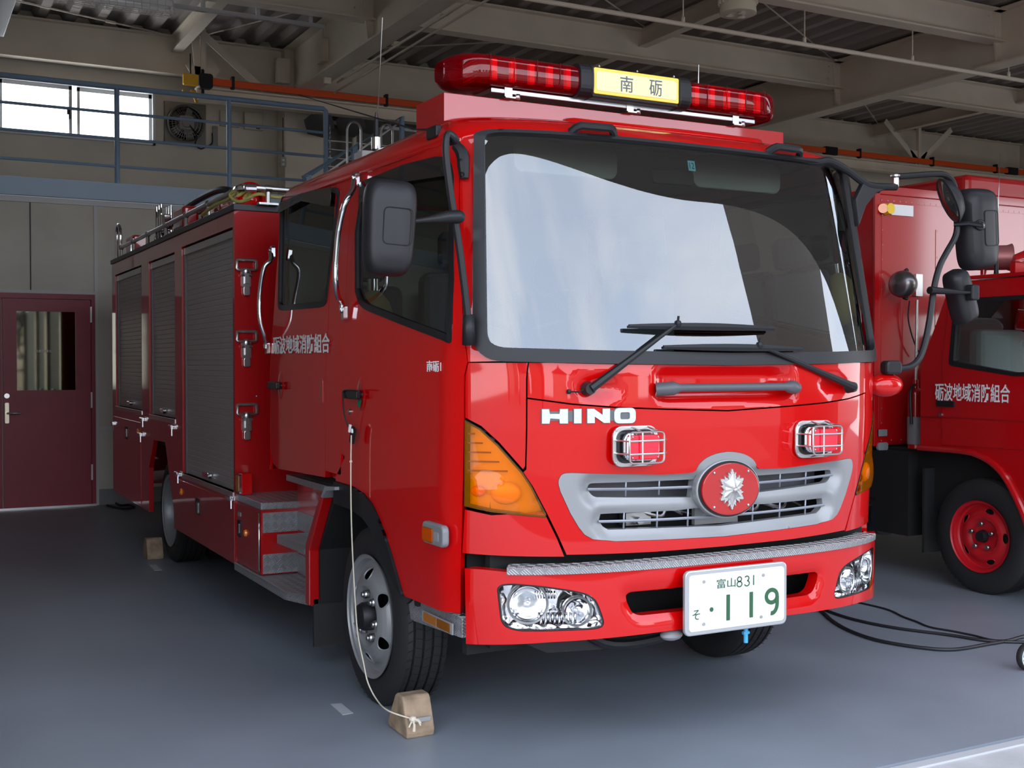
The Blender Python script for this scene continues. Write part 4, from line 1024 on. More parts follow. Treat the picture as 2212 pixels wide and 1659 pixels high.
hlp=rnd(hlp,.02,2)
bump=panel('bumper',bo,RED,E1,holes=[hlp,mir(hlp),ino],surf=SBf,st=.024,th=.05,disp=bdisp)
for i,f in enumerate((lambda P:P,mir)):
    P=f(hlp)
    hl=panel('headlamp',insetpoly(P,.003),LENS,E1,surf=SBf,off=-.002,th=.004,st=.04,label='clear glass headlamp')
    panel('headlamp_bowl',insetpoly(P,.0),CHR,hl,surf=SBf,off=-.085,st=.03,disp=lambda x,y:.010*math.sin(x*95)*math.sin(y*70),rim=True,th=-.075)
    panel('headlamp_bezel',insetpoly(P,.001),BLKG,hl,holes=[insetpoly(P,.007)],surf=SBf,off=-.003,th=.02,st=.04)
    sg=-1 if i==0 else 1
    for px_,py_,r,nm in ((1248,1322,.052,'main_reflector'),(1140,1305,.072,'dip_reflector')):
        u,v=hitB(px_,py_); u=u if i==0 else -u; c=SBf(u,v); n_=Nrm(u,v)
        MB().lathe([(r,-.004),(r*.96,-.002),(r*.9,-.02),(r*.7,-.045),(r*.35,-.062),(.012,-.066)],c-n_*.012,n_,32).build(nm,CHR,hl,rec=False)
        MB().sphere(c-n_*.05,.011,12).build('bulb',mat('bulb',(.75,.78,.80),.1,.6),hl)
        MB().lathe([(r,-.006),(r+.007,-.001),(r+.007,-.02)],c-n_*.008,n_,32).build('reflector_ring',STL,hl)
    m=MB()
    for k in range(9):
        u,v=hitB(1165+k*10,1350 if k<8 else 1348); u=u if i==0 else -u; c=SBf(u,v)-Nrm(u,v)*.02; m.cyl(c,c+Vector((0,0,.045)),.006,n=6)
    for k in range(8):
        u,v=hitB(1158+k*6,1296); u=u if i==0 else -u; c=SBf(u,v)-Nrm(u,v)*.03; m.cyl(c,c+Vector((0,0,.03)),.0035,n=6)
    m.build('reflector_flutes',CHR,hl)
# dark opening behind intake, body behind the bumper
MB().box(-1.0,1.0,.12,.16,.42,.86).box(-.7,.7,-.08,.1,.50,.53).build('bumper_backing',DARK,E1)
MB().box(-.68,.68,-.05,.5,.80,.83).build('dark_gap_box',DARK,E1)  # black box stands for the shade in the gap above the bumper
# step strip on the bumper
ub=[-.775+.031*k for k in range(51)]
m=MB(); A=[SBf(u,.785) for u in ub]; nn=[Vector((Nrm(u,.78).x,Nrm(u,.78).y,0)).normalized() for u in ub]
pr=[(.010,-.028),(.012,-.004),(.008,0),(-.075,.0),(-.075,-.028)]
vs=[]; 
for a,n_ in zip(A,nn): vs+=[a+n_*o+Vector((0,0,h)) for o,h in pr]
q=len(pr); m.add(vs,[(i*q+k,i*q+(k+1)%q,(i+1)*q+(k+1)%q,(i+1)*q+k) for i in range(len(ub)-1) for k in range(q)]); m.add(vs,[tuple(range(q)),tuple(range((len(ub)-1)*q,len(ub)*q))])
m.build('bumper_step_strip',diamond('checker_bright',(.62,.63,.64),.03),E1)
# number plate
py0=S(0,.62).y-BO-.035
t0=at(1477,1236,'y',py0); t1=at(1697,1210,'y',py0); t2=at(1695,1344,'y',py0); t3=at(1475,1379,'y',py0)
xc=(t0.x+t1.x)/2; wz=(t0.z+t1.z+t2.z+t3.z)/4; pw=(t1.x-t0.x+t2.x-t3.x)/2; ph=((t0.z-t3.z)+(t1.z-t2.z))/2
fr_=MB().rbox((xc,py0,wz),(pw,.018,ph),.025,'y').build('plate_frame',mat('plate_frame',(.48,.49,.49),.25,.6),E1,bev=.005)
np_=MB().rbox((xc,py0-.009,wz),(pw-.035,.006,ph-.035),.015,'y').build('number_plate',mat('plate_white',(.60,.61,.595),.45),fr_)
Lx=xc-pw/2; Tz=wz+ph/2; YF=py0-.0125
def pxz(a,b): return (Lx+pw*a,YF,Tz-ph*b)
def ptext(s,a0,b0,a1,b1,bold=0,name='plate_lettering'):
    o=pxz(a0,b1); return text(name,s,flatmap(o,(1,0,0),(0,0,1),pw*(a1-a0),ph*(b1-b0),(0,-1,0)),GRN,np_,bold,th=.001)
ptext('富山',.295,.165,.475,.31); 
m=MB()
def stroke(pts,w,name='plate_digit'):
    P=[Vector(pxz(a,b)) for a,b in pts]; m=MB(); L_=[];Rr=[]
    for i,p in enumerate(P):
        d=(P[min(i+1,len(P)-1)]-P[max(i-1,0)]).normalized(); n_=Vector((-d.z,0,d.x))*w/2; L_.append(p+n_); Rr.append(p-n_)
    vs=L_+Rr; n=len(P); m.add(vs+[v+Vector((0,-.001,0)) for v in vs],[(i,i+1,n+i+1,n+i) for i in range(n-1)]+[(2*n+i,2*n+i+1,3*n+i+1,3*n+i) for i in range(n-1)])
    return m.build(name,GRN,np_)
ell=lambda cx,cz,rx,rz,a0,a1,n=16:[(cx+rx*math.cos(R(a0+(a1-a0)*k/n)),cz-rz*math.sin(R(a0+(a1-a0)*k/n))) for k in range(n+1)]
stroke(ell(.515,.20,.020,.036,90,450,20),.0045); stroke(ell(.515,.277,.024,.041,90,450,20),.0045)
stroke(ell(.588,.20,.020,.036,150,-80,14),.0045); stroke(ell(.588,.277,.024,.041,80,-160,14),.0045)
stroke([(.655,.16),(.655,.315)],.0045)
stroke([(.405,.42),(.405,.82)],.017); stroke([(.632,.42),(.632,.82)],.017)
stroke(ell(.838,.525,.055,.10,0,360,28),.0165); stroke([(.893,.525),(.893,.64)]+ell(.838,.64,.055,.155,0,-100,12)[1:],.0165).location.y=-.0006
ptext('そ',.065,.60,.135,.75,name='plate_kana')
MB().cyl(pxz(.245,.62),Vector(pxz(.245,.62))+Vector((0,-.001,0)),.009,n=16).build('plate_dot',GRN,np_)
m=MB()
for a,b in ((.17,.18),(.75,.175),(.17,.83),(.73,.83)): m.cyl(pxz(a,b),Vector(pxz(a,b))+Vector((0,-.004,0)),.006,n=10)
m.build('plate_screw',STL,np_)
MB().box(xc-.05,xc+.05,py0+.012,py0+.12,wz-.05,wz+.05).build('plate_bracket',BLK,E1)
p=at(1460,1380,'y',py0+.05); MB().sphere((p.x,p.y+.03,p.z+.01),.045,14,(1.1,.8,.5)).build('fog_cap',GRYP,E1)
p=at(1611,1372,'y',py0+.05); MB().cyl((p.x,p.y,p.z-.03),(p.x,p.y,p.z+.03),.009).cyl((p.x-.015,p.y,p.z+.01),(p.x+.015,p.y,p.z+.01),.007).build('drain_tap',mat('tap_blue',(.06,.35,.6),.4),E1)
# red caged lamps
for s,(cx_,cy_) in ((-1,(1366,963)),(1,(1366,963))):
    u,v=hit(cx_,cy_); c=S(s*abs(u),v)+Vector((0,-.005,0)); w,h=.205,.155
    n_=Nrm(s*abs(u),v); c.y-=.012
    fl=MB().rbox(c,(w,.010,h),.04,'y').build('lamp_flange',STL,E1,bev=.002)
    MB().rbox(c+Vector((0,-.006,0)),(w*.84,.006,h*.82),.034,'y').build('lamp_gap_ring',BLKG,fl)  # black ring stands for the dark gap round the housing
    MB().rbox(c+Vector((0,-.034,0)),(w*.70,.045,h*.68),.03,'y').build('lamp_housing',CHR,fl,bev=.012,seg=3)
    MB().rbox(c+Vector((0,-.062,0)),(w*.64,.016,h*.60),.012,'y').build('lamp_lens',mat('red_lens_solid',(.72,.004,.03),.12,coat=1),fl,bev=.004)
    cg=MB(); yy=-.082; W2,H2=w*.38,h*.38
    cg.tube([c+Vector((a*W2,yy,b*H2)) for a,b in rnd([(-1,-1),(1,-1),(1,1),(-1,1)],.3,4)],.004,6,closed=True)
    cg.tube([c+Vector((-W2*.25,0,-H2*1.25)),c+Vector((-W2*.25,yy,-H2)),c+Vector((-W2*.25,yy,H2)),c+Vector((-W2*.25,0,H2*1.25))],.0035,6)
    cg.tube([c+Vector((W2*.7,0,-H2*1.25)),c+Vector((W2*.7,yy,-H2)),],.0035,6).tube([c+Vector((W2*.7,yy,H2)),c+Vector((W2*.7,0,H2*1.25))],.0035,6)
    for zz in (-.42,.42): cg.tube([c+Vector((-w*.44,0,H2*zz*1.0)),c+Vector((-W2,yy,H2*zz)),c+Vector((W2,yy,H2*zz)),c+Vector((w*.44+.02,yy+.03,H2*zz)),c+Vector((w*.44,0,H2*zz))],.0035,6)
    cg.build('lamp_cage',STL,fl)
    m=MB()
    for a in (-1,1):
        for b in (-1,1): m.sphere(c+Vector((a*w*.43,-.005,b*h*.40)),.004,8); m.sphere(c+Vector((a*w*.28,-.071,b*h*.25)),.004,8)
    m.build('lamp_screw',STL,fl)
# grab handle under the screen
u,v=hit(1416,838); xs_=abs(S(u,v).x)
hy=lambda x,o: onskin(x,v,o)
zz=v+.0
hd=MB()
n=24
L_=[]
for k in range(n+1):
    x=-xs_+2*xs_*k/n; e=min(1,(xs_-abs(x))/.075); L_.append(onskin(x,zz-.006*(1-e),.006+.034*math.sin(e*pi/2)))
rr=[.026 if k in(0,n) else (.027 if (k<3 or k>n-3) else .016) for k in range(n+1)]
hd.tube(L_,rr,12,rz=1.0)
hd.build('front_grab_handle',mat('handle_grey',(.075,.078,.088),.42),E1)
# roof handles above the screen
for s in (-1,1):
    z_=2.455; a=SF(hit(1228,285)[0]*(-s) if s>0 else hit(1228,285)[0],hit(1228,285)[1],0)
    u0,v0=hit(1232,287); u1,v1=hit(1325,294)
    P=[]
    for k in range(13):
        q=k/12; u=u0+(u1-u0)*q; e=math.sin(min(1,min(q,1-q)/.17)*pi/2); P.append(SF(u*(-s),v0,.004+.036*e))
    MB().tube(P,.016,8,rz=1.1).build('roof_grab_handle',BLK,E1)
# wipers
def wiper(piv,elb,tip0,tip1,mid):
    t=MB(); A=SF(*hit(*piv),.03); B=SF(*hit(*mid),.045); C_=SF(*hit(*mid),.05)
    a=SF(*hit(*tip0),.024); b=SF(*hit(*tip1),.024)
    o=MB().cyl(SF(*hit(*piv),-.005),SF(*hit(*piv),.035),.028,.020).build('wiper',BLK,E1)
    k=A.lerp(B,.45); MB().tube([A,k,B],[.018,.012,.007],8).build('wiper_arm',BLK,o)
    bl=MB(); u0,v0=hit(*tip0); u1,v1=hit(*tip1); P=[SF(u0+(u1-u0)*q/12,v0+(v1-v0)*q/12,.020) for q in range(13)]
    bl.tube(P,.006,6); P2=[SF(u0+(u1-u0)*q/12,v0+(v1-v0)*q/12,.030+.010*math.sin(q/12*pi)) for q in range(13)]
    bl.tube(P2,[.006+.006*math.sin(q/12*pi) for q in range(13)],6,rz=1.4)
    bl.sphere(B,.016,8); bl.cyl(B,B+Vector((0,-.005,.03)),.005,n=6)
    bl.build('wiper_blade',BLK,o)
    return o
wiper((1270,840),(1380,735),(1350,709),(1662,714),(1450,706))
wiper((1832,836),(1720,760),(1424,754),(1722,758),(1625,752))
u,v=hit(1228,846); MB().sphere(SF(u,v,.006),.010,8).tube([SF(u,v,.01),SF(*hit(1250,846),.015),SF(*hit(1266,838),.02)],.003,5).build('washer_nozzle',BLK,E1)
u,v=hit(1228,846); MB().sphere(SF(-u,v,.006),.010,8).build('washer_nozzle',BLK,E1)
# ================================================================ wheels
def plate(name,outer,holes,ax,d0,d1,mt,parent,bev=0):
    loops=[outer]+list(holes); vs=[];ed=[]
    for l in loops:
        o=len(vs); vs+=[Vector(p) for p in l]; ed+=[(o+i,o+(i+1)%len(l)) for i in range(len(l))]
    V2,_,F2=delaunay_2d_cdt(vs,ed,[],0,1e-7)[:3]; fs=[]
    for f in F2:
        c=[sum(V2[i][k] for i in f)/3 for k in (0,1)]
        if inpoly(*c,outer) and not any(inpoly(*c,h) for h in holes): fs.append(tuple(f))
    P=lambda a,b,d:{'x':(d,a,b),'y':(a,d,b),'z':(a,b,d)}[ax]
    from collections import Counter
    ec=Counter(tuple(sorted((f[i],f[(i+1)%3]))) for f in fs for i in range(3)); n=len(V2)
    m=MB(); m.add([P(a,b,d0) for a,b in V2]+[P(a,b,d1) for a,b in V2],fs+[tuple(i+n for i in f[::-1]) for f in fs]+[(i,j,j+n,i+n) for (i,j),c in ec.items() if c==1])
    return m.build(name,mt,parent,bev=bev)
TYR=.405; TZ=.398
def tyre(c,s,parent,w=.235,r=TYR,rr=.272,grooves=True,name='tyre'):
    """s=-1: outer face towards -x; c = centre of the outer face"""
    c=Vector(c); m=MB(); pr=[(rr,.012),(rr+.02,.004),(rr+.06,.0),(r-.05,.004),(r-.022,.014),(r-.006,.026)]
    if grooves:
        for g0 in (.052,.096,.139,.183): pr+=[(r,g0-.006),(r-.011,g0-.004),(r-.011,g0+.004),(r,g0+.006)]
    pr+=[(r-.006,w-.026),(r-.022,w-.014),(r-.05,w-.004),(rr+.06,w),(rr,w-.012)]
    m.lathe(pr,c,'x',72,sgn=-s); o=m.build(name,RUB,parent)
    if grooves:
        t=MB(); N_=60
        for k in range(N_):
            for q,(a,b) in enumerate(((.022,.052),(.052,.096),(.096,.139),(.139,.183),(.183,.213))):
                an=2*pi*(k+.5*(q%2))/N_; an2=an+(.03 if q%2 else -.03)
                p=lambda h,t_,rr_: c+Vector((-s*h,rr_*math.cos(t_),rr_*math.sin(t_)))
                t.add([p(a,an,r+.0006),p(b,an2,r+.0006),p(b,an2+.010,r+.0006),p(a,an+.010,r+.0006)],[(0,1,2,3)])
        t.build('tread_sipes',DARK,o,world=False)
    return o
def front_wheel(name,x,y,s,parent):
    w=thing(name,'x','x',(x,y,0)) if False else None
    c=Vector((x,y,TZ)); o=tyre(c,s,parent)
    d=MB(); R_=.272  # rolled lips round the hand holes are added below
    # steel disc with a dome bulging outwards, six oval hand holes
    import itertools
    pr=[(R_+.008,-.004),(R_+.004,.004),(R_-.012,.008),(R_-.022,.03),(R_-.035,.034)]
    d.lathe([(r,h) for r,h in pr],c,'x',60,sgn=-s)
    dish=[(.237,.034),(.222,.030),(.20,.004),(.165,-.012),(.14,-.016),(.128,-.004),(.118,.010),(.0,.010)]
    n=240; vs=[];rings0=[(.237,.034),(.230,.033),(.222,.030),(.215,.024),(.207,.014),(.20,.006),(.192,.0),(.183,-.006),(.173,-.010),(.165,-.012),(.155,-.014),(.145,-.016),(.137,-.015),(.128,-.006),(.120,.008),(.116,.012),(.08,.012),(.0,.012)]
    rings=[]
    for (a,b),(a2,b2) in zip(rings0,rings0[1:]):
        k_=max(1,int((a-a2)/.0025)) if .155<a<.225 else 1
        rings+=[(a+(a2-a)*j/k_,b+(b2-b)*j/k_) for j in range(k_)]
    rings.append(rings0[-1])
    for r,h in rings: vs+=[c+Vector((-s*h,max(r,1e-4)*math.cos(2*pi*k/n),max(r,1e-4)*math.sin(2*pi*k/n))) for k in range(n)]
    fs=[]
    for i in range(len(rings)-1):
        rm=(rings[i][0]+rings[i+1][0])/2
        for k in range(n):
            am=2*pi*(k+.5)/n; hole=False
            for q in range(6):
                a0=2*pi*q/6+.5; da=(am-a0+pi)%(2*pi)-pi
                if (da*rm/.034)**2+((rm-.190)/.026)**2<1: hole=True
            if not hole: fs.append((i*n+k,i*n+(k+1)%n,(i+1)*n+(k+1)%n,(i+1)*n+k))
    hr=sorted(rings0); HX=lambda r:float(np.interp(r,[a for a,b in hr],[b for a,b in hr]))
    d.add(vs,fs,True); lip=MB()
    for q in range(6):
        a0=2*pi*q/6+.5; P=[]
        for k in range(28):
            t=2*pi*k/28; r=.190+.0265*math.sin(t); a=a0+.0345*math.cos(t)/r; P.append(c+Vector((-s*(HX(r)-.001),r*math.cos(a),r*math.sin(a))))
        d.tube(P,.0035,6,closed=True)
    disc=d.build('wheel_disc',SILV,o,world=False,rec=False)
    MB().lathe([(.262,.07),(0,.07)],c,'x',30,sgn=-s).build('brake_void',DARK,o,world=False,rec=False)
    MB().lathe([(.066,.012),(.064,-.03),(.055,-.045),(.035,-.052),(.0,-.053)],c,'x',28,sgn=-s).build('hub_cap',BLK,o,world=False)
    for q in range(6):
        a=2*pi*q/6+.2; p=c+Vector((0,math.cos(a)*.098,math.sin(a)*.098)); 
        MB().cyl(p-Vector((s*.012,0,0)),p+Vector((s*.014,0,0)),.021,.020,6).cyl(p+Vector((s*.014,0,0)),p+Vector((s*.024,0,0)),.012,n=10).build('wheel_nut',STL,o,world=False)
    return o
for s in (-1,1): front_wheel('front_wheel',s*1.045,1.05,s,E1)
RY=5.35
for s in (-1,1):
    c=Vector((s*1.045,RY,TZ)); o=tyre(c,s,E1)
    MB().lathe([(.280,-.003),(.275,.006),(.262,.010),(.25,.035),(.245,.07),(.235,.13),(.16,.15),(.10,.12),(.0,.12)],c,'x',60,sgn=-s).build('wheel_disc',SILV,o,world=False,rec=False)
    tyre(Vector((s*.775,RY,TZ)),s,E1,grooves=False)
MB().cyl((-.8,1.05,TZ),(.8,1.05,TZ),.05).cyl((-.7,RY,TZ),(.7,RY,TZ),.07).sphere((0,RY,TZ),.18,16).build('axles',DARK,E1)
MB().box(-.42,-.34,.2,7.3,.52,.70).box(.34,.42,.2,7.3,.52,.70).box(-.5,.5,.25,1.9,.60,.95).box(-.30,.25,.10,1.0,.40,.62).build('chassis',DARK,E1)
m=MB(); m.tube([(-.62,.05,.55),(-.45,.0,.43),(-.25,-.02,.42),(-.1,.0,.45),(.0,.05,.55)],.02,8,sm=5); m.build('underbody_hose',BLK,E1)
MB().prism([(-.92,.52),(-.70,.415),(-.45,.40),(-.25,.46),(-.2,.52)],'y',.02,.35).build('underbody_tray',BLK,E1)
# inner arches and mudguard
for s in (-1,1):
    pts=[(1.72,.34),(1.72,.62),(1.50,.885),(1.42,.93),(1.0,.97),(.62,.93),(.50,.80),(.46,.55)]
    o_=[]; 
    for i,(y,z) in enumerate(pts): 
        a=Vector(pts[max(i-1,0)]); b=Vector(pts[min(i+1,len(pts)-1)]); d=(b-a).normalized(); o_.append((y-d.y*-.03*-1,z+d.x*-.03*-1))
    poly=pts+[(y+ (-.03 if y>1.2 else .0),z-.0) for y,z in []]
    inner=[(1.69,.34),(1.69,.61),(1.48,.86),(1.41,.90),(1.0,.94),(.64,.90),(.53,.79),(.49,.55)]
    m=MB().prism(pts+inner[::-1],'x',min(s*.55,s*1.06),max(s*.55,s*1.06)); m.build('inner_arch',DARK,E1)
    fl=[(1.76,.33),(1.76,.63),(1.53,.905),(1.48,.905),(1.70,.61),(1.70,.33)]
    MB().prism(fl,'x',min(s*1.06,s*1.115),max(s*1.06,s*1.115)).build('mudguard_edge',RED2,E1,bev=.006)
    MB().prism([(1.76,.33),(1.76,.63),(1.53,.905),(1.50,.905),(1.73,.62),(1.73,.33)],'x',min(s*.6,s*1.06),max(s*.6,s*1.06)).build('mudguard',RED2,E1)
    MB().box(min(s*.72,s*1.09),max(s*.72,s*1.09),1.70,1.715,.12,.36).build('mud_flap',RUB,E1)
    MB().box(min(s*.55,s*.58),max(s*.55,s*.58),.5,1.7,.35,1.0).build('arch_liner',DARK,E1)
    m=MB().prism([(1.50,.90),(1.44,.955),(1.30,.965),(1.30,.95),(1.42,.935),(1.48,.895)],'x',min(s*.9,s*1.12),max(s*.9,s*1.12)); m.build('mudguard_top_strip',GRYP,E1)
# ================================================================ steps (both sides)
def mb_s(s,x0,x1,*r): return (min(s*x0,s*x1),max(s*x0,s*x1),*r)
for s in (-1,1):
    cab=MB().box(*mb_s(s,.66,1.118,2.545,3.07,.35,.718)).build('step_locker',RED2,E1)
    MB().box(*mb_s(s,.60,1.125,2.52,3.068,.72,.76)).build('locker_tread',DIA,cab,world=False,bev=.004)
    MB().box(*mb_s(s,.905,1.108,2.540,2.545,.587,.70)).build('kick_plate',DIA,cab,world=False); MB().box(*mb_s(s,.905,1.108,2.540,2.545,.355,.465)).build('kick_plate',DIA,cab,world=False)
    MB().box(*mb_s(s,1.118,1.124,2.565,3.05,.37,.70)).build('locker_door',RED2,cab,world=False,bev=.002)
    MB().cyl((s*1.125,2.56,.37),(s*1.125,2.56,.70),.006,n=8).build('hinge_rod',CHR,cab,world=False)
    MB().rbox((s*1.127,2.98,.56),(.008,.07,.10),.01,'x').build('locker_latch',BLK,cab,world=False)
    MB().rbox((s*1.131,2.97,.56),(.006,.02,.06),.005,'x').build('latch_lever',CHR,cab,world=False)
    MB().lathe([(.022,0),(.018,.012),(0,.014)],(s*1.124,2.84,.55),(s,0,0),20).build('side_reflector',MATS['amber_bulb'],cab,world=False)
    MB().rbox((s*1.126,2.98,.645),(.004,.06,.025),.004,'x').build('locker_label',GRYP,cab,world=False)
    MB().prism([(3.07,s*.6),(3.07,s*1.135),(2.07,s*1.135),(1.76,s*1.05),(1.76,s*.6)],'z',.30,.345) if False else None
    P=[(s*.6,3.07),(s*1.135,3.07),(s*1.135,2.05),(s*1.04,1.77),(s*.6,1.77)]
    MB().prism(P,'z',.300,.345).build('lower_step',DIA,E1,bev=.003)
    P=[(s*.6,2.40),(s*1.07,2.40),(s*1.05,1.98),(s*.96,1.77),(s*.6,1.77)]
    MB().prism(P,'z',.545,.595).build('middle_step',DIA,E1,bev=.003)
    MB().box(*mb_s(s,.70,.905,1.76,2.545,.345,.875)).build('step_wall',RED2,E1)
    MB().box(*mb_s(s,.905,.909,1.76,2.545,.595,.70)).box(*mb_s(s,.905,.909,1.76,2.545,.35,.46)).build('step_wall_plate',DIA,E1)
    MB().box(*mb_s(s,.60,.98,1.42,2.52,.88,.915)).build('upper_step',DIA,E1,bev=.003)
    # small step behind the bumper end
    P=[(.07,.50),(.07,.575),(.50,.585),(.59,.535),(.57,.475),(.52,.475)]
    fs_=MB().prism(P,'x',*sorted((s*.80,s*1.045))).build('corner_step',DIA,E1,bev=.004)
    MB().box(*mb_s(s,1.05,1.058,.13,.42,.50,.545)).build('reflector_frame',GRYP,fs_,world=False,bev=.002)
    MB().box(*mb_s(s,1.056,1.060,.15,.27,.505,.54)).build('amber_reflector',AMB,fs_,world=False); MB().box(*mb_s(s,1.056,1.060,.28,.40,.505,.54)).build('dark_reflector',MATS['amber_dark'],fs_,world=False)
    MB().box(*mb_s(s,.80,1.0,.48,.60,.60,.66)).build('step_bracket',WHT if s<0 else GRYP,E1)
# ================================================================ equipment body
BX=1.12; Y0,Y1=3.07,7.5
shut=[(3.13,4.54,.76,2.37),(4.77,5.74,1.135,2.355),(6.05,7.32,1.15,2.355)]
arch_o=[(5.78,.34),(5.77,.70),(5.58,.935),(5.14,.945),(4.85,.47),(4.83,.33)]
for s in (-1,1):
    outer=[(Y0,.325),(4.83,.33),(4.85,.47),(5.14,.945),(5.58,.935),(5.77,.70),(5.78,.34),(Y1,.35),(Y1,2.465),(Y0,2.465)]
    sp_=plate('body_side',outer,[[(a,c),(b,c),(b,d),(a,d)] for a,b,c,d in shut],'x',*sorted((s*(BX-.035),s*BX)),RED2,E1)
    for k,(a,b,c,d) in enumerate(shut):
        sh=MB(); z=c+.01; x0=BX-.032
        nsl=int((d-c-.05)/.035)
        vs=[];
        prof=[]
        for q in range(nsl+1):
            zz=c+q*.035; prof+=[(x0+.0035,zz),(x0+.006,zz+.003),(x0+.006,zz+.032),(x0+.0035,zz+.0348)]
        prof=[(x,min(z,d-.05)) for x,z in prof]
        vs=[(s*x,a+.045,z) for x,z in prof]+[(s*x,b-.045,z) for x,z in prof]; n=len(prof)
        sh.add(vs,[(i,i+1,n+i+1,n+i) for i in range(n-1)])
        so2=sh.build('roller_shutter',SHUT,E1,rec=False)
        MB().box(*mb_s(s,BX-.034,BX-.012,a+.01,b-.01,d-.06,d-.01)).build('shutter_head',ALU,so2,world=False,bev=.003)
        for ya,yb in ((a+.012,a+.045),(b-.045,b-.012)): MB().box(*mb_s(s,BX-.034,BX-.016,ya,yb,c,d-.06)).build('shutter_rail',mat('rail_dark',(.10,.105,.11),.4,.5),so2,world=False)
        MB().box(*mb_s(s,BX-.034,BX+.006,a,b,c-.035,c)).build('shutter_sill',STL,so2,world=False,bev=.002)
        ym=(a+b)/2 if k else 3.85
        MB().rbox((s*(BX-.010),ym,c+.045),(.03,.17 if k==0 else .13,.035),.015,'x').build('shutter_handle',CHR,so2,world=False,bev=.005)
        MB().box(*mb_s(s,BX-.06,BX-.033,a,b,c,d)).build('shutter_backing',DARK,so2,world=False)
    # lower hatch doors with recessed latches
    for (a,b,c,d) in ((3.10,4.70,.34,.705),(6.10,7.42,.37,1.05)):
        h_=MB().box(*mb_s(s,BX,BX+.006,a,b,c,d)).build('lower_hatch',RED2,E1,bev=.002)
        ym=4.05 if a<4 else 6.75
        MB().rbox((s*(BX+.007),ym,d-.13 if a<4 else d-.12),(.006,.12,.11),.01,'x').build('latch_plate',BLK,h_,world=False)
        MB().rbox((s*(BX+.012),ym-.015,d-.14 if a<4 else d-.12),(.008,.045,.075),.006,'x').build('latch_paddle',CHR,h_,world=False,bev=.002)
        MB().lathe([(.025,0),(.02,.010),(0,.012)],(s*(BX+.006),a+ (1.45 if a<4 else .1),d-.08),(s,0,0),18).build('side_reflector',MATS['amber_bulb'],h_,world=False)
    for (y,z) in ((3.17,.72),(4.66,.74),(4.86,1.07),(5.98,1.08),(6.08,.95),(7.42,.98)):
        MB().rbox((s*(BX+.012),y,z),(.02,.07,.035),.008,'x').cyl((s*(BX+.014),y-.03,z),(s*(BX+.014),y-.03,z-.06),.006,n=6).cyl((s*(BX+.02),y-.05,z+.012),(s*(BX+.02),y+.05,z+.012),.008,n=8).build('turn_latch',CHR,E1)
    m=MB().box(*mb_s(s,BX,BX+.006,Y0,Y0+.012,.33,2.46)); m.build('edge_moulding',RED2,E1)
m=MB().box(-BX+.035,BX-.035,Y0,Y0+.03,.74,2.465).box(-BX+.035,BX-.035,Y1-.03,Y1,.4,2.465).box(-.6,.6,Y0+.03,Y1-.03,.74,.80).box(-BX+.035,BX-.035,Y0+.03,Y1-.03,2.40,2.46)
m.build('body_bulkhead',RED2,E1)
MB().box(-BX+.05,-BX+.06,Y0+.03,Y1-.04,.9,2.3).box(BX-.06,BX-.05,Y0+.03,Y1-.04,.9,2.3).build('locker_void',DARK,E1)
MB().box(-BX-.012,BX+.012,Y0-.012,Y1+.01,2.465,2.503).build('roof_edge_tread',mat('dark_tread',(.05,.05,.055),.45,.4),E1,bev=.003)
# three tie-down latches on the front bulkhead
for z in (2.085,1.655,1.215):
  for s in (-1,1):
    x=s*1.057; y=Y0-.002
    lt=MB().tube([(x+a*.060,y-.018,z+.052+b*.030) for a,b in rnd([(-1,-1),(1,-1),(1,1),(-1,1)],.35,4)],.009,8,closed=True).build('tie_down_loop',STL,E1)
    MB().sphere((x,y-.016,z+.012),.026,12,(1,.6,1)).box(x-.012,x+.012,y-.03,y,z-.06,z+.0).rbox((x,y-.006,z-.03),(.055,.012,.10),.008,'y').cyl((x-.035,y-.02,z-.01),(x+.035,y-.02,z-.01),.007,n=8).build('latch_body',STL,lt,world=False)
    MB().rbox((x,y-.014,z-.105),(.040,.02,.055),.012,'y').build('strike_plate',STL,lt,world=False,bev=.003)
# small side lamp box by the locker tread
lb=MB().box(-1.06,-1.125+.0,2.93,3.01,.765,.89).build('side_lamp_housing',RED,E1,bev=.003)
c0=at(512,1060,'y',2.93)
MB().rbox((-1.132,2.97,.83),(.015,.085,.12),.01,'x').build('side_lamp_bezel',CHR,lb,world=False); MB().rbox((-1.139,2.97,.83),(.008,.06,.095),.008,'x').build('side_lamp_lens',MATS['amber_dark'],lb,world=False)
p=at(554,856,'y',3.065); MB().sphere(p,.006,8).build('bulkhead_rivet',STL,E1)
# roof rail
for s in (-1,1):
    rl=MB().tube([(s*1.085,7.25,2.60),(s*1.085,3.10,2.60),(s*1.07,3.04,2.60),(s*1.0,3.03,2.60),(s*.2,3.03,2.60)],.017,10).build('roof_rail',STL,E1)
    MB().tube([(s*1.085,3.16,2.60),(s*1.08,3.06,2.60),(s*1.0,3.03,2.60)],.024,10,sm=4).build('rail_elbow',CHR,rl)
    for y in (3.22,3.88,4.55,5.25,5.95,6.6,7.2):
        MB().cyl((s*1.085,y,2.50),(s*1.085,y,2.60),.013,n=10).sphere((s*1.085,y,2.60),.025,10).rbox((s*1.085,y,2.506),(.05,.08,.01),.01,'z').build('rail_post',STL,rl)
    MB().cyl((s*.93,3.03,2.50),(s*.93,3.03,2.60),.014,n=10).rbox((s*.93,3.03,2.508),(.13,.05,.012),.01,'z').cyl((s*.93-.02,3.03,2.60),(s*.93+.02,3.03,2.60),.024,n=12).build('rail_post',STL,rl)
for s in (-1,1):
    MB().tube([(s*1.085,7.44,2.50),(s*1.085,7.44,2.76),(s*1.085,7.36,2.82),(s*1.085,7.26,2.76),(s*1.085,7.26,2.58)],.017,10,sm=5).build('ladder_hoop',CHR,E1)
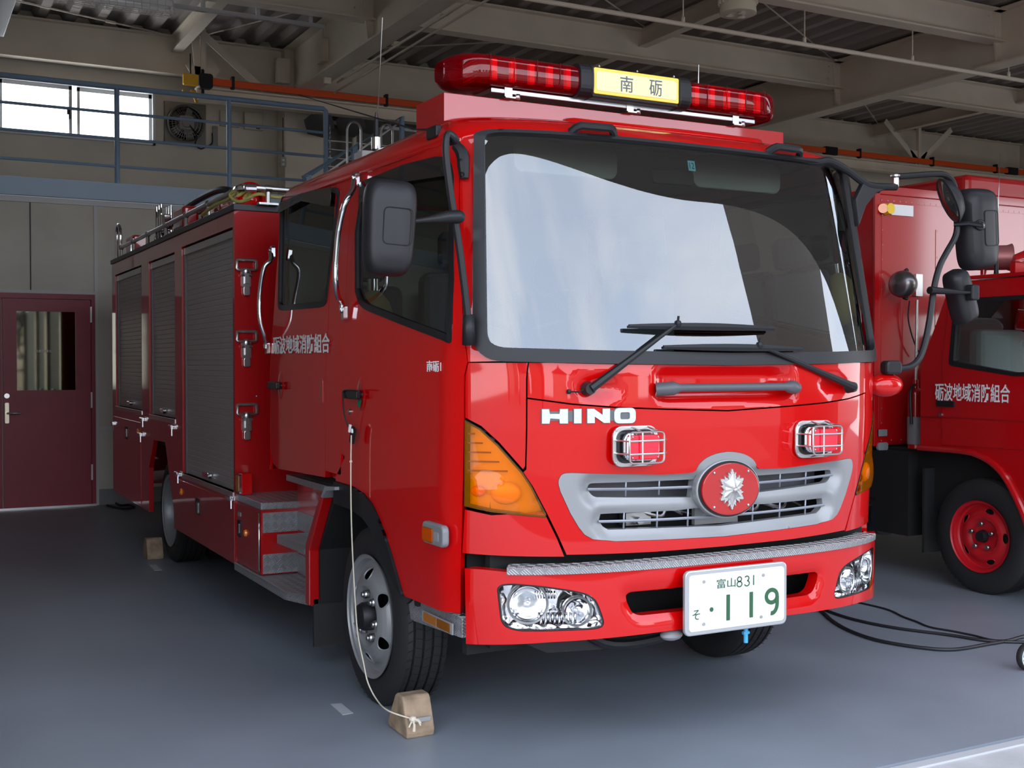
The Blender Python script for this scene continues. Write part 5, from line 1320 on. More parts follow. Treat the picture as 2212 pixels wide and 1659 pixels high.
# ================================================================ light box, light bar
MB().box(-.912,.912,.517,.81,2.53,2.675).build('light_box',RED2,E1,bev=.003)
for x in (-.87,-.80): MB().rbox((x+.0,.70+(x+.8)*2,2.555),(.05,.05,.02),.01,'z').cyl((x,.70+(x+.8)*2,2.56),(x,.70+(x+.8)*2,2.59),.012,n=8).build('box_bolt',STL,E1)
BY=.60; BZ=2.785
lbar=MB().box(-.70,.72,BY-.10,BY+.08,2.695,2.715).build('light_bar_tray',ALU,E1,bev=.003)
for x in (-.62,.0,.60):
    MB().box(x-.018,x+.018,BY-.106,BY-.10,2.676,2.735).box(x-.018,x+.03,BY-.115,BY+.02,2.676,2.682).cyl((x+.05,BY-.09,2.676),(x+.05,BY-.09,2.70),.014,n=8).cyl((x,BY-.09,2.675),(x,BY-.09,2.71),.012,n=8).build('mount_bracket',STL,E1)
def dome(s):
    xs=[.262,.30,.36,.44,.52,.60,.66,.71,.74,.77,.80,.825,.845,.86,.872,.880,.885]; m=MB(); n=36; vs=[]
    for x in xs:
        k=max(0,(x-.72)/.168); hd=.155*max(.30,math.sqrt(max(0,1-k*k))); hh=.070*(1-.45*k**5)
        cy=BY+(.155-hd)*.25
        for q in range(n):
            t=2*pi*q/n; c_,s_=math.cos(t),math.sin(t); vs.append((s*x,cy+hd*math.copysign(abs(c_)**.55,c_),BZ+hh*math.copysign(abs(s_)**.55,s_)))
    L_=len(xs); m.add(vs,[(i*n+q,i*n+(q+1)%n,(i+1)*n+(q+1)%n,(i+1)*n+q) for i in range(L_-1) for q in range(n)],True)
    m.add(vs,[tuple(range(n)),tuple(range((L_-1)*n,L_*n))]); return m
redtr=tinted('red_dome',(.85,.0,.02),.03,1.5,(.5,.0,.006),.22)
LEDM=mat('module_dark_red',(.16,.0,.003),.4)
_n=LEDM.node_tree.nodes; _l=LEDM.node_tree.links; _t=_n.new('ShaderNodeTexCoord'); _v=_n.new('ShaderNodeTexVoronoi'); _v.inputs['Scale'].default_value=72; _v.inputs['Randomness'].default_value=0
_l.new(_t.outputs['Object'],_v.inputs['Vector']); _r=_n.new('ShaderNodeValToRGB'); _r.color_ramp.elements[0].position=.25; _r.color_ramp.elements[1].position=.45; _r.color_ramp.elements[0].color=(.9,.01,.02,1); _r.color_ramp.elements[1].color=(.10,0,.002,1)
_l.new(_v.outputs['Distance'],_r.inputs[0]); _l.new(_r.outputs[0],_n['Principled BSDF'].inputs['Base Color'])
for s in (-1,1):
    d=dome(s).build('light_dome',redtr,E1)
    m=MB()
    for k in range(5):
        x=s*(.36+.115*k); m.box(x-.012,x+.012,BY-.135,BY-.125,BZ-.05,BZ+.045)
    mr=mat('glowing_red_reflector',(.95,.01,.02),.35,emit=((1,.01,.02),.25))  # faint glow in the material makes the reflector bars look lit
    m=MB()
    for k in range(5):
        x=s*(.345+.090*k); MB().box(x-.012,x+.012,BY-.142,BY-.12,BZ-.045,BZ+.040).build('dome_reflector',mr,d)
    for k in range(5):
        x=s*(.39+.088*k); MB().box(x-.034,x+.034,BY-.120,BY+.02,BZ-.05,BZ+.045).build('lamp_module',mat('module_dark_red',(.16,.0,.003),.4),d)
    for k in range(4):
        x=s*(.395+.112*k); MB().tube([(x,BY-.1575,BZ-.055),(x,BY-.1575,BZ+.055)],.0018,4).build('dome_seam',mat('seam_dark',(.12,0,.002),.5),d)
    MB().rbox((s*.262,BY,BZ),(.07,.335,.150),.05,'x').rbox((s*.235,BY,BZ),(.012,.34,.156),.05,'x').build('end_housing',BLK,E1,bev=.008)
MB().box(-.23,.23,BY-.155,BY+.155,BZ-.072,BZ+.055).build('sign_housing',BLK,E1,bev=.006)
sg_=MB().rbox((0,BY-.158,BZ+.0),(.455,.008,.115),.008,'y').build('sign_panel',mat('sign_yellow',(.90,.62,.01),.35,coat=.6),E1,bev=.002)
MB().rbox((0,BY-.1625,BZ+.0),(.43,.002,.085),.012,'y').build('sign_face',mat('sign_cream',(.85,.80,.36),.35,coat=.6),sg_)
NV=mat('sign_navy',(.10,.13,.20),.5)
for ch,xc in (('南',-.058),('砺',.098)): text('sign_lettering',ch,flatmap((xc-.034,BY-.164,BZ-.035),(1,0,0),(0,0,1),.068,.070,(0,-1,0)),NV,sg_,.0)
m=MB()
for x in (-.2,0,.2): m.sphere((x,BY-.16,BZ+.064),.005,8)
m.build('sign_screw',STL,sg_)
# antennas
c=S(*hit(938,292)); 
MB().rbox(c+Vector((0,0,.01)),(.03,.10,.05),.01,'x').build('antenna_base',BLK,E1,bev=.006)
tp=at(645,205,'x',-1.0); MB().tube([c+Vector((0,0,.02)),c.lerp(tp,.12),tp],[.006,.004,.002],6).sphere(tp,.004,6).build('rod_antenna',BLK,E1)
b0=Vector((-.75,1.70,2.57)); t0_=at(826,38,'x',-.75)
ab=MB().box(b0.x-.10,b0.x+.10,1.64,1.76,2.56,2.62).build('antenna_plinth',mat('plinth_grey',(.35,.35,.34),.5),E1,bev=.004)
b1_=Vector((b0.x+.0,b0.y,2.67))
MB().cyl((b0.x,b0.y,2.60),b1_+Vector((0,0,.02)),.022).cyl(b1_+Vector((0,0,.02)),b1_+Vector((0,0,.13)),.016,.010).build('antenna_mount',BLK,ab)
MB().cyl((b0.x,b0.y,2.64),(b0.x,b0.y,2.70),.025).cyl(b1_+Vector((0,0,.13)),b1_+Vector((0,0,.16)),.012,.005).build('mount_collar',CHR,ab)
MB().tube([b1_+Vector((0,0,.15)),b1_.lerp(t0_,.3),t0_],[.0035,.003,.002],6).build('whip_antenna',STL,ab)
b2_=at(1508,190,'y',.9); MB().tube([(b2_.x,.9,2.56),b2_,at(1509,140,'y',.9)],[.005,.004,.003],6).build('whip_antenna',STL,E1)
# ================================================================ near mirror
def arm(pts,r,name,mt=BLK,n=10,parent=E1): return MB().tube(pts,r,n,sm=5).build(name,mt,parent)
ay=-.01
A=[at(*p,'y',ay) for p in ((985,302),(968,290),(963,330),(975,430),(990,520),(1003,620),(1012,700))]
ma=arm([A[0]+Vector((0,.05,0))]+A,.014,'mirror_stay')
MB().tube([at(1012,680,'y',ay),at(1013,745,'y',ay+.01)],[.022,.026],10).build('stay_foot',BLK,ma)
a=SF(*hit(1004,335),.012)
MB().tube([SF(*hit(990,318),.02),SF(*hit(1002,335),.02),SF(*hit(1004,362),.016),SF(*hit(1005,388),.014)],[.020,.026,.024,.018],8,sm=3).build('stay_bracket',BLK,ma)
for p_ in ((1003,352),(1005,382)): MB().sphere(SF(*hit(*p_),.034),.010,8).build('bracket_bolt',BLKG,ma)
MB().tube([at(895,478,'y',ay),at(930,474,'y',ay-.01),at(965,469,'y',ay-.015),at(990,468,'y',ay-.015)],[.011,.015,.026,.028],12,rz=.9).sphere(at(990,468,'y',ay-.015),.028,12,(1,.8,.9)).build('mirror_clamp',BLK,ma)
def mirror_head(c,w,h,d,name,rot,lean=0,parent=E1,taper=.06):
    M=Matrix.Rotation(rot,3,'Z')@Matrix.Rotation(lean,3,'Y'); c=Vector(c); m=MB(); n=40
    secs=[(.0,.97,.5),(.0,1.0,.38),(.0,1.0,.1),(.0,.97,-.15),(.0,.88,-.36),(.0,.70,-.47),(.0,.35,-.50)]
    vs=[]
    for _,sc,dd in secs:
        for q in range(n):
            t=2*pi*q/n; c_,s_=math.cos(t),math.sin(t); x=w/2*sc*math.copysign(abs(c_)**.42,c_); z=h/2*(sc if sc>.9 else sc**.5*.97+.0)*math.copysign(abs(s_)**.42,s_)
            x*=1+taper*z/h*2
            vs.append(c+M@Vector((x,dd*d,z)))
    L_=len(secs); m.add(vs,[(i*n+q,i*n+(q+1)%n,(i+1)*n+(q+1)%n,(i+1)*n+q) for i in range(L_-1) for q in range(n)],True); m.add(vs,[tuple(range((L_-1)*n,L_*n))],True)
    hd_=m.build(name,BLK,parent,sub=0)
    g_=MB(); g_.add([c+M@Vector((w/2*.95*math.copysign(abs(math.cos(2*pi*q/n))**.42,math.cos(2*pi*q/n))*(1+taper*.5*math.sin(2*pi*q/n)),.49*d,h/2*.95*math.copysign(abs(math.sin(2*pi*q/n))**.42,math.sin(2*pi*q/n)))) for q in range(n)],[tuple(range(n))]); g_.build('mirror_glass',mat('mirror_glass',(.9,.9,.9),.02,1),hd_,rec=False)
    # raised cover panel on the back of the shell
    return hd_,M,c
hd_,M_,c_=mirror_head(at(842,491,'y',-.03),.185,.345,.10,'mirror_head',R(-8),R(3))
MB().tube([c_+M_@Vector((x,-.052,z)) for x,z in rnd([(-.035,-.065),(.070,-.065),(.070,.065),(-.035,.065)],.02,4)],.0018,4,closed=True).build('cover_seam',DARK,hd_)
# ================================================================ far mirrors
fy=.05
F=lambda px,py,dy=0: at(px,py,'y',fy+dy)
ft=arm([F(1740,348),F(1765,350),F(1792,348),F(1830,368),F(1862,392),F(1885,402),F(1935,404)],.017,'roof_mirror_arm')
MB().tube([F(1935,404),F(1935,378)],.014,10).sphere(F(1934,380),.020,10,(1.2,1.2,.6)).build('arm_pivot',STL,ft)
MB().prism([(F(1862,395).x,F(1862,395).z),(F(1930,402).x,F(1930,402).z),(F(1890,418).x,F(1890,418).z),(F(1868,445).x,F(1868,445).z),(F(1852,490).x,F(1852,490).z),(F(1845,430).x,F(1845,430).z)],'y',fy-.012,fy+.02).build('arm_gusset',BLK,ft,bev=.006)
fm=arm([F(1940,381),F(1960,380),F(2020,376),F(2045,380),F(2060,398),F(2067,440),F(2068,480),F(2064,510),F(2045,545),F(2030,575),F(2018,620),F(2008,690),F(1998,740),F(1985,775),F(1965,792),F(1935,796)],.015,'mirror_tube')
MB().rbox(F(1925,794),(.10,.05,.065),.02,'y').build('lower_mount',BLK,fm,bev=.012)
MB().sphere(F(1912,832,.03),.075,16,(1.35,.8,.75)).build('mount_pod',RED,E1)
# round blind-spot mirror
nr=Vector((.55,-.75,-.15)).normalized(); c=F(2052,432,-.03)
_v=Vector((.748,.664,0)); _l=Vector((-.664,.748,0)); nr=(_l*.88+Vector((0,0,-.40))-_v*.22).normalized()
rm=MB().lathe([(.0,.055),(.04,.05),(.08,.035),(.105,.01),(.115,-.008),(.108,-.014),(.104,-.008)],c,-nr,36,sgn=1).build('round_mirror_shell',BLK,fm,rec=False)
MB().lathe([(.106,-.010),(.08,.010-.022),(.05,-.018),(.0,-.024)],c,-nr,30).build('mirror_glass',MATS['mirror_glass'],rm,rec=False)
h2,M2,c2=mirror_head(F(2114,495,.02),.235,.40,.11,'mirror_head',R(6),R(-4),fm)
MB().tube([F(2060,484),F(2092,482,-.05),F(2118,486,-.06)],.012,8).sphere(F(2118,486,-.045),.030,12,(1.1,.4,.9)).build('mirror_ball_joint',BLKG,fm)
MB().tube([c2+M2@Vector((x,-.057,z)) for x,z in rnd([(-.03,-.085),(.075,-.085),(.075,.085),(-.03,.085)],.02,4)],.0018,4,closed=True).build('cover_seam',DARK,h2)
h3,M3,c3=mirror_head(F(2078,641,.02),.125,.27,.09,'mirror_head',R(4),R(-22),fm,taper=-.05)
MB().tube([F(2008,627,-.02),F(2040,629,-.04),F(2075,632,-.06),F(2100,632,-.05)],[.026,.022,.014,.010],10,rz=.7).build('mirror_arm_flat',BLK,fm)
MB().rbox(F(2100,632,-.045),(.05,.05,.075),.01,'y').build('joint_block',BLK,fm,bev=.008)
# ================================================================ cab interior
MB().box(-.95,.95,.14,.62,1.30,1.50).build('dashboard',INTD,E1,bev=.05,seg=4)
MB().box(-.86,-.20,.16,.50,1.48,1.60).build('instrument_hood',INTD,E1,bev=.05,seg=4)
MB().box(.25,.60,.20,.50,1.48,1.56).build('dash_tray',INTD,E1,bev=.02)
c=Vector((-.50,.62,1.68)); Mx=Matrix.Rotation(R(-52),3,'X')
sw=MB().tube([c+Mx@Vector((.215*math.cos(2*pi*k/32),.215*math.sin(2*pi*k/32),0)) for k in range(32)],.015,8,closed=True).build('steering_wheel',INTD,E1)
m=MB().cyl(c+Mx@Vector((0,0,-.03)),c+Mx@Vector((0,0,.01)),.06)
for a in (200,340,90): m.cyl(c,c+Mx@Vector((.21*math.cos(R(a)),.21*math.sin(R(a)),0)),.012,n=8)
m.build('wheel_hub',INTD,sw); MB().cyl(c,c+Mx@Vector((0,0,-.45)),.03).build('steering_column',INTD,sw)
for x in (-.50,.50,-.62,.0,.62):
    y=1.15 if abs(x)==.50 else 2.2
    st=MB().box(x-.24,x+.24,y-.45,y+.05,1.25,1.42).build('seat_cushion',SEAT,E1,bev=.05,seg=3)
    MB().box(x-.23,x+.23,y-.02,y+.10,1.40,1.98).build('seat_back',SEAT,st,bev=.05,seg=3)
    MB().box(x-.13,x+.13,y,y+.09,2.0,2.18).build('headrest',SEAT,st,bev=.04,seg=3)
MB().box(-1.0,1.0,.3,2.50,.98,1.02).build('cab_floor',INTD,E1)
MB().box(-.93,.93,.35,2.48,2.475,2.49).build('headliner',INT,E1)
MB().box(-.98,.98,2.44,2.47,1.0,2.45).build('rear_lining',INT,E1)
for s in (-1,1): MB().box(*mb_s(s,1.02,1.03,.3,2.4,1.0,1.6)).build('door_lining',INT,E1); MB().rbox((s*.45,.30,2.40),(.5,.02,.14),.04,'y').build('sun_visor',INT,E1,bev=.006)
MB().rbox((.08,.28,2.36),(.22,.02,.06),.02,'y').build('interior_mirror',INTD,E1,bev=.005)
# red helmets and breathing sets hung behind the front seats
for x in (-.75,-.35): 
    o=MB().sphere((x,1.75,1.75),.11,14,(1,1,1.6)).build('air_bottle',mat('bottle_yellow',(.65,.5,.2),.4),E1); MB().cyl((x,1.75,1.92),(x,1.75,1.98),.03).build('bottle_valve',CHR,o)
# ================================================================ things lying on the body roof
r=.092; c=at(541,426,'x',-.80)
t=thing('hose_canister','red cylindrical canister with an open flanged end lying on the engine body roof','canister',(c.x,4.9,2.503)); c.z=max(c.z,2.63)
MB().lathe([(r*.85,.04),(r*.9,.0),(r*1.12,-.01),(r*1.14,.02),(r*.98,.03),(r*.95,.06),(r*.95,1.9),(r*.6,1.95),(0,1.95)],c,'y',32).build('canister_tube',RED,t)
MB().sphere(c+Vector((0,.05,-.01)),r*.84,20,(1,.5,1)).build('end_dome',RED,t)
for y in (4.4,4.9,5.5): MB().box(c.x-.11,c.x+.11,y-.03,y+.03,2.503,c.z-.06).lathe([(r*.97,-.02),(r*1.02,-.02),(r*1.02,.02),(r*.97,.02)],(c.x,y,c.z),'y',28).build('clamp_band',RED2,t)
MB().tube([(c.x-.02,4.3,c.z+r),(c.x-.05,4.6,c.z+r+.04),(c.x-.08,5.4,c.z+r+.02),(c.x-.06,6.1,c.z+.05),(c.x-.12,6.4,2.62),(c.x-.15,6.1,2.56),(c.x-.14,5.6,2.58)],.025,10,sm=5).build('carry_handle',BLK,t)
t=thing('yellow_rope','coil of yellow green rope tied to the front corner of the body roof rail','rope',(-1.0,3.1,2.503))
RY_=mat('rope_yellow',(.42,.36,.10),.9)
MB().tube([(-1.12,3.9,2.53),(-1.125,3.55,2.55),(-1.10,3.3,2.56),(-1.07,3.15,2.60),(-1.09,3.1,2.56),(-1.03,3.08,2.60),(-1.05,3.12,2.54),(-.98,3.06,2.57),(-.85,3.08,2.56),(-.7,3.1,2.60),(-.55,3.12,2.57),(-.4,3.1,2.62),(-.3,3.15,2.55)],.011,8,sm=6).build('rope_strand',RY_,t)
MB().tube([(-1.10,3.2,2.57),(-1.05,3.12,2.61),(-1.02,3.1,2.55),(-1.08,3.16,2.53),(-1.11,3.22,2.58),(-1.05,3.1,2.62),(-1.01,3.12,2.56)],.011,8,sm=6).build('rope_knot',RY_,t)
for y,h_,lb in ((4.95,.22,'red upright equipment box on the body roof behind the chrome rack'),(7.0,.20,'red upright equipment box at the rear end of the body roof')):
    o=MB().box(-1.02,-.90,y,y+.35,2.503,2.503+h_).build('equipment_box',RED2,bev=.02); tag(o,lb,'box')
t=thing('chrome_rack','chrome upright rack of thin bars standing on the engine body roof','rack',(-1.0,5.6,2.503))
for k in range(3): MB().tube([(-1.06,5.55+k*.09,2.503),(-1.06,5.55+k*.09,2.80),(-.98,5.55+k*.09,2.80),(-.98,5.55+k*.09,2.503)],.008,8).build('rack_bar',CHR,t)
MB().box(-1.05,-.99,5.50,5.80,2.60,2.72).build('rack_box',CHR,t,bev=.01)
t=thing('hose_roll','grey hose end lying behind the rail beside the cab rear','hose',(-.5,3.3,2.503))
MB().lathe([(.045,0),(.06,0),(.06,.5),(.045,.5)],(-.72,3.15,2.57),(1,.35,.1),20).build('hose_body',GRYP,t)
# ================================================================ SECOND TRUCK
GLC=glass('old_truck_glass',(.92,.97,.95),0,.95,ior=1.5)
E2=thing('rescue_truck','older red fire truck with a riveted box body and red wheels behind the mirrors','fire truck',(4.6,3,0))
RDK=mat('red_old_paint',(.40,.003,.005),.34,coat=1,coatr=.09,spec=.2,coatior=1.66)
MB().box(3.46,5.95,2.45,7.2,.93,2.84).build('box_body',RDK,E2,bev=.02)
m=MB()
for k in range(16): z=1.0+.11*k; m.box(3.445,3.462,2.7,7.1,z,z+.05)
m.build('side_ribs',RDK,E2,bev=.01)
m=MB().box(3.45,5.96,2.435,2.455,2.79,2.85).box(3.45,3.50,2.435,2.455,.93,2.85).box(5.91,5.96,2.435,2.455,.93,2.85); m.build('corner_mouldings',RDK,E2,bev=.006)
def rivets(pts,nm='rivet_row'):
    m=MB(); a,b=pts[0],pts[-1]; m.box(min(a[0],b[0])-.012,max(a[0],b[0])+.012,2.4465,2.4495,min(a[2],b[2])-.012,max(a[2],b[2])+.012)
    for p in pts: m.sphere(p,.008,6,(1,.5,1))
    m.build(nm,RDK,E2)
rivets([(3.53+.062*k,2.447,2.75) for k in range(39)]); rivets([(3.54,2.447,1.1+.11*k) for k in range(15)]); rivets([(4.10,2.447,1.75+.2*k) for k in range(5)]); rivets([(4.60,2.447,1.2+.2*k) for k in range(8)]); rivets([(3.54+.1*k,2.447,.97) for k in range(20)])
# roof equipment of the second truck
MB().box(4.6,5.9,2.6,6.5,2.85,3.05).build('roof_cover',RDK,E2,bev=.05,seg=3)
c=at(1914,452,'y',2.44)
lm=MB().cyl(c,c+Vector((0,-.05,0)),.045,.04).build('marker_lamp',mat('marker_yellow',(.9,.62,.02),.2,coat=1),E2); MB().cyl(c+Vector((-.035,0,0)),c+Vector((-.06,-.03,0)),.035).build('marker_base',MATS['amber_bulb'],lm)
p=at(1925,441,'y',2.445); q=at(1972,468,'y',2.445); MB().box(p.x,q.x,2.440,2.447,q.z,p.z).build('white_label',WHT,E2)
# bell / siren on a bracket
c=at(1952,614,'y',2.30)
bl_=MB().lathe([(0,.09),(.05,.085),(.085,.05),(.10,0),(.10,-.02),(.092,-.055),(.07,-.075),(0,-.085)],c,(1,.15,0),28).build('alarm_bell',mat('bell_steel',(.20,.19,.19),.30,.85),E2)
MB().tube([c+Vector((0,0,.09)),c+Vector((.08,.04,.11)),c+Vector((.12,.1,.0)),c+Vector((.06,.02,-.10)),c+Vector((0,0,-.10))],.010,6,sm=4).build('bell_bracket',BLK,bl_)
p=at(1978,592,'y',2.42); q=at(1992,640,'y',2.42)
MB().rbox(((p.x+q.x)/2,2.43,(p.z+q.z)/2),(q.x-p.x,.03,p.z-q.z),.004,'y').build('bracket_plate',STL,E2)
a=at(1981,648,'y',2.38); b=at(1974,828,'y',2.38); MB().cyl((a.x,2.38,a.z),(a.x-.01,2.38,b.z),.010).build('support_rod',STL,E2)
MB().tube([at(1965,650,'y',2.40),at(1962,690,'y',2.40),at(1975,740,'y',2.39),at(1990,770,'y',2.39)],.006,6,sm=4).build('bell_cable',CORD,E2)
MB().box(3.46,3.47,2.6,2.8,1.0,1.05).build('side_step',GRYP,E2)
p=at(1905,935,'y',2.44); MB().rbox((p.x,2.44,p.z),(.10,.01,.05),.006,'y').rbox((p.x,2.435,p.z-.10),(.10,.02,.06),.02,'y').build('corner_label',GRYP,E2)
# extinguisher between box and cab
a=at(1977,900,'y',2.25); 
ex=MB().cyl((a.x,2.25,a.z-.32),(a.x,2.25,a.z+.16),.055,n=20).sphere((a.x,2.25,a.z+.16),.055,14).cyl((a.x,2.25,a.z+.2),(a.x,2.25,a.z+.27),.02).build('extinguisher_body',RDK,E2)
MB().cyl((a.x,2.25,a.z-.2),(a.x,2.25,a.z+.0),.057,n=20,cap=False).build('extinguisher_label',GRYP,ex)
MB().tube([(a.x,2.25,a.z+.24),(a.x-.08,2.22,a.z+.18),(a.x-.09,2.2,a.z-.05)],.012,8,sm=4).build('extinguisher_hose',CORD,ex)
# chassis
MB().box(3.60,5.8,.8,7.0,.50,.92).box(3.50,5.9,2.15,3.6,.30,.9).build('chassis',DARK,E2)
MB().cyl((3.6,2.45,.42),(3.6,2.95,.42),.16,n=24).build('fuel_tank',BLKG,E2)
# cab of the second truck
CX=3.45
z0c=.93
prof=[(2.0,.93),(1.62,.93),(1.50,.915),(1.38,.87),(1.28,.78),(1.16,.60),(1.10,.45),(.25,.45),(.15,.9),(.20,1.5),(.40,2.03),(.52,2.10),(1.68,2.10),(1.76,2.05),(1.98,1.56),(2.0,1.50)]
hw=[(1.74,1.53),(1.70,1.93),(1.64,1.98),(.70,1.98),(.62,1.95),(.42,1.50),(1.2,1.46)]
plate('cab_side',prof,[rnd(hw,.03,3)],'x',CX,CX+.05,RDK,E2,bev=.008)
plate('cab_side',prof,[rnd(hw,.03,3)],'x',5.45,5.50,RDK,E2,bev=.008)
m=MB().box(CX+.05,5.45,1.95,2.0,.93,1.45).box(CX+.05,5.45,.45,1.70,2.04,2.10).box(CX+.05,5.45,.16,.22,.45,1.45)
m.build('cab_frame',RDK,E2)
MB().add([(CX+.05,.19,1.45),(5.45,.19,1.45),(5.45,.42,2.05),(CX+.05,.42,2.05)],[(0,1,2,3)]).build('front_glass',GLC,E2)
MB().add([(CX+.1,1.97,1.50),(5.4,1.97,1.50),(5.4,1.74,2.04),(CX+.1,1.74,2.04)],[(0,1,2,3)]).build('rear_glass',GLC,E2)
dr=rnd([(1.80,.98),(1.80,1.56),(1.74,1.98),(1.68,2.03),(.66,2.03),(.56,1.98),(.36,1.50),(.36,1.0),(1.15,.99),(1.35,.99)],.03,3)
door=plate('cab_door',dr,[rnd(hw,.03,3)],'x',CX-.008,CX,RDK,E2,bev=.003)
plate('window_rubber',[(y,z) for y,z in rnd(hw,.03,3)],[rnd([(1.70,1.555),(1.67,1.92),(1.62,1.955),(.72,1.955),(.65,1.93),(.46,1.525),(1.2,1.485)],.02,3)],'x',CX-.014,CX+.03,BLK,door)
MB().box(CX+.012,CX+.016,.45,1.72,1.47,1.97).build('door_glass',GLC,door)
p=at(2036,872,'x',CX-.01); MB().rbox((CX-.016,p.y-.03,p.z),(.016,.15,.04),.01,'x').build('door_handle',BLK,door)
p=at(2032,896,'x',CX-.01); MB().cyl((CX-.018,p.y,p.z),(CX,p.y,p.z),.013).build('key_lock',STL,door)
MB().box(CX-.012,CX,.40,1.98,1.17,1.178).build('crease_line',mat('red_dark_line',(.25,.002,.003),.5),door)
s0=at(2020,862,'x',CX-.012); s1=at(2182,826,'x',CX-.012)
text('lettering','砺波地域消防組合',flatmap((CX-.0125,s0.y,s0.z-.01),(0,-1,0),(0,0,1),s0.y-s1.y,at(2020,824,'x',CX).z-s0.z,(-1,0,0)),LETW,door,.012)
# flared arch
m=MB(); P=[(1.63,.95),(1.50,.935),(1.37,.885),(1.26,.79),(1.14,.60),(1.08,.45)]
m.tube([(CX-.012,y,z) for y,z in [(2.0,.95)]+P],.022,8,sm=4); m.build('arch_flare',RDK,E2)
# roof gear on the cab
MB().box(CX-.02,5.5,.6,1.66,2.105,2.13).build('roof_board',RDK,E2,bev=.006)
MB().box(CX-.03,5.4,.62,.66,2.13,2.22).build('roof_fascia',RDK,E2)
MB().box(CX-.02,5.3,1.2,1.24,2.13,2.19).build('roof_fascia',RDK,E2)
for px_,py_,r,ln,mt_ in ((2075,558,.085,.33,mat('speaker_grey_red',(.30,.10,.10),.35,.3)),(2190,565,.075,.30,RDK)):
    c=at(px_,py_,'y',1.75 if px_<2100 else 1.35); d=Vector((.75,-.6,0)).normalized()
    h_=MB().lathe([(0,-.02),(r*.6,0),(r*.95,.06),(r,.12),(r,ln-.03),(r*1.12,ln),(r*1.0,ln),(r*.9,ln-.02),(0,ln-.10)],c,d,28).build('siren_horn',mt_,E2)
    MB().cyl(c+d*.15,(c+d*.15).to_2d().to_3d()+Vector((0,0,2.12)),.02).build('horn_stem',RDK,h_)
c=at(2152,585,'y',1.5); MB().cyl((c.x,1.5,2.12),(c.x,1.5,2.30),.018,.008).build('aerial_base',BLK,E2); MB().tube([(c.x,1.5,2.30),(c.x+.03,1.5,2.95)],[.004,.002],6).build('whip_antenna',STL,E2)
# wheel
def wheel2(x,y,s):
    c=Vector((x,y,.385)); o=tyre(c,s,E2,w=.22,r=.388,rr=.235)
    n=200; vs=[]; rings0=[(.242,-.004),(.236,.006),(.222,.010),(.215,.04),(.205,.048),(.185,.045),(.165,.035),(.155,.030),(.14,.026),(.12,.030),(.105,.045),(.10,.048),(0,.048)]; rings=[]
    for (a,b),(a2,b2) in zip(rings0,rings0[1:]):
        k_=max(1,int((a-a2)/.0025)) if .155<a<.21 else 1
        rings+=[(a+(a2-a)*j/k_,b+(b2-b)*j/k_) for j in range(k_)]
    rings.append(rings0[-1])
    for r,h in rings: vs+=[c+Vector((-s*h,max(r,1e-4)*math.cos(2*pi*k/n),max(r,1e-4)*math.sin(2*pi*k/n))) for k in range(n)]
    fs=[]
    for i in range(len(rings)-1):
        rm=(rings[i][0]+rings[i+1][0])/2
        for k in range(n):
            am=2*pi*(k+.5)/n; hole=any((((am-2*pi*q/5-.6+pi)%(2*pi)-pi)*rm/.035)**2+((rm-.178)/.018)**2<1 for q in range(5))
            if not hole: fs.append((i*n+k,i*n+(k+1)%n,(i+1)*n+(k+1)%n,(i+1)*n+k))
    hr=sorted(rings0); HX=lambda r:float(np.interp(r,[a for a,b in hr],[b for a,b in hr])); d=MB().add(vs,fs,True)
    for q in range(5):
        a0=2*pi*q/5+.6; P=[]
        for k in range(24):
            t=2*pi*k/24; r=.178+.0185*math.sin(t); a=a0+.0355*math.cos(t)/r; P.append(c+Vector((-s*(HX(r)-.001),r*math.cos(a),r*math.sin(a))))
        d.tube(P,.003,6,closed=True)
    d.build('wheel_disc',mat('red_wheel',(.42,.006,.012),.4),o,world=False,rec=False)
    MB().lathe([(.23,.08),(0,.08)],c,'x',24,sgn=-s).build('brake_void',DARK,o,world=False,rec=False)
    MB().cyl(c-Vector((-s*-.04,0,0)),c+Vector((s*.0,0,0)),.045,.035,12).build('hub_cap',BLK,o,world=False)
    for q in range(5):
        a=2*pi*q/5+.3; p=c+Vector((s*-.035,math.cos(a)*.085,math.sin(a)*.085)); MB().cyl(p,p+Vector((s*.03,0,0)),.016,n=6).build('wheel_nut',STL,o,world=False)
for x,s in ((3.47,-1),(5.48,1)):
    wheel2(x,1.50,s); tyre((x,5.2,.385),s,E2,r=.388,rr=.235,grooves=False)
MB().box(3.50,3.72,2.0,2.02,.20,.80).build('mud_flap',RUB,E2)
MB().box(3.62,5.3,1.0,2.0,.50,.95).cyl((3.6,1.5,.385),(5.4,1.5,.385),.06).build('underbody',DARK,E2)
MB().box(3.7,5.3,.45,1.0,1.0,1.40).build('dashboard',INTD,E2,bev=.03)
for x in (3.95,4.95): 
    s_=MB().box(x-.25,x+.25,1.25,1.75,1.0,1.20).build('seat_cushion',SEAT,E2,bev=.04); MB().box(x-.24,x+.24,1.70,1.82,1.18,1.78).build('seat_back',mat('seat_grey',(.34,.38,.39),.8),s_,bev=.04)
c=at(2196,690,'x',3.9); MB().cyl((c.x,c.y,c.z),(c.x+.3,c.y-.3,c.z-.05),.07).build('air_bottle',RDK,E2)
# wedge chock
c=at(2205,1275,'z',0)
o=MB().prism([(0,0),(.34,0),(.30,.06),(.10,.17),(.05,.17)],'x',3.46,3.66)
o.v=[(x,.98+.0-y+.08,z) for x,y,z in o.v]; o=o.build('wheel_chock',YEL,bev=.006); tag(o,'orange yellow wedge chock against the red wheel of the second truck','chock')

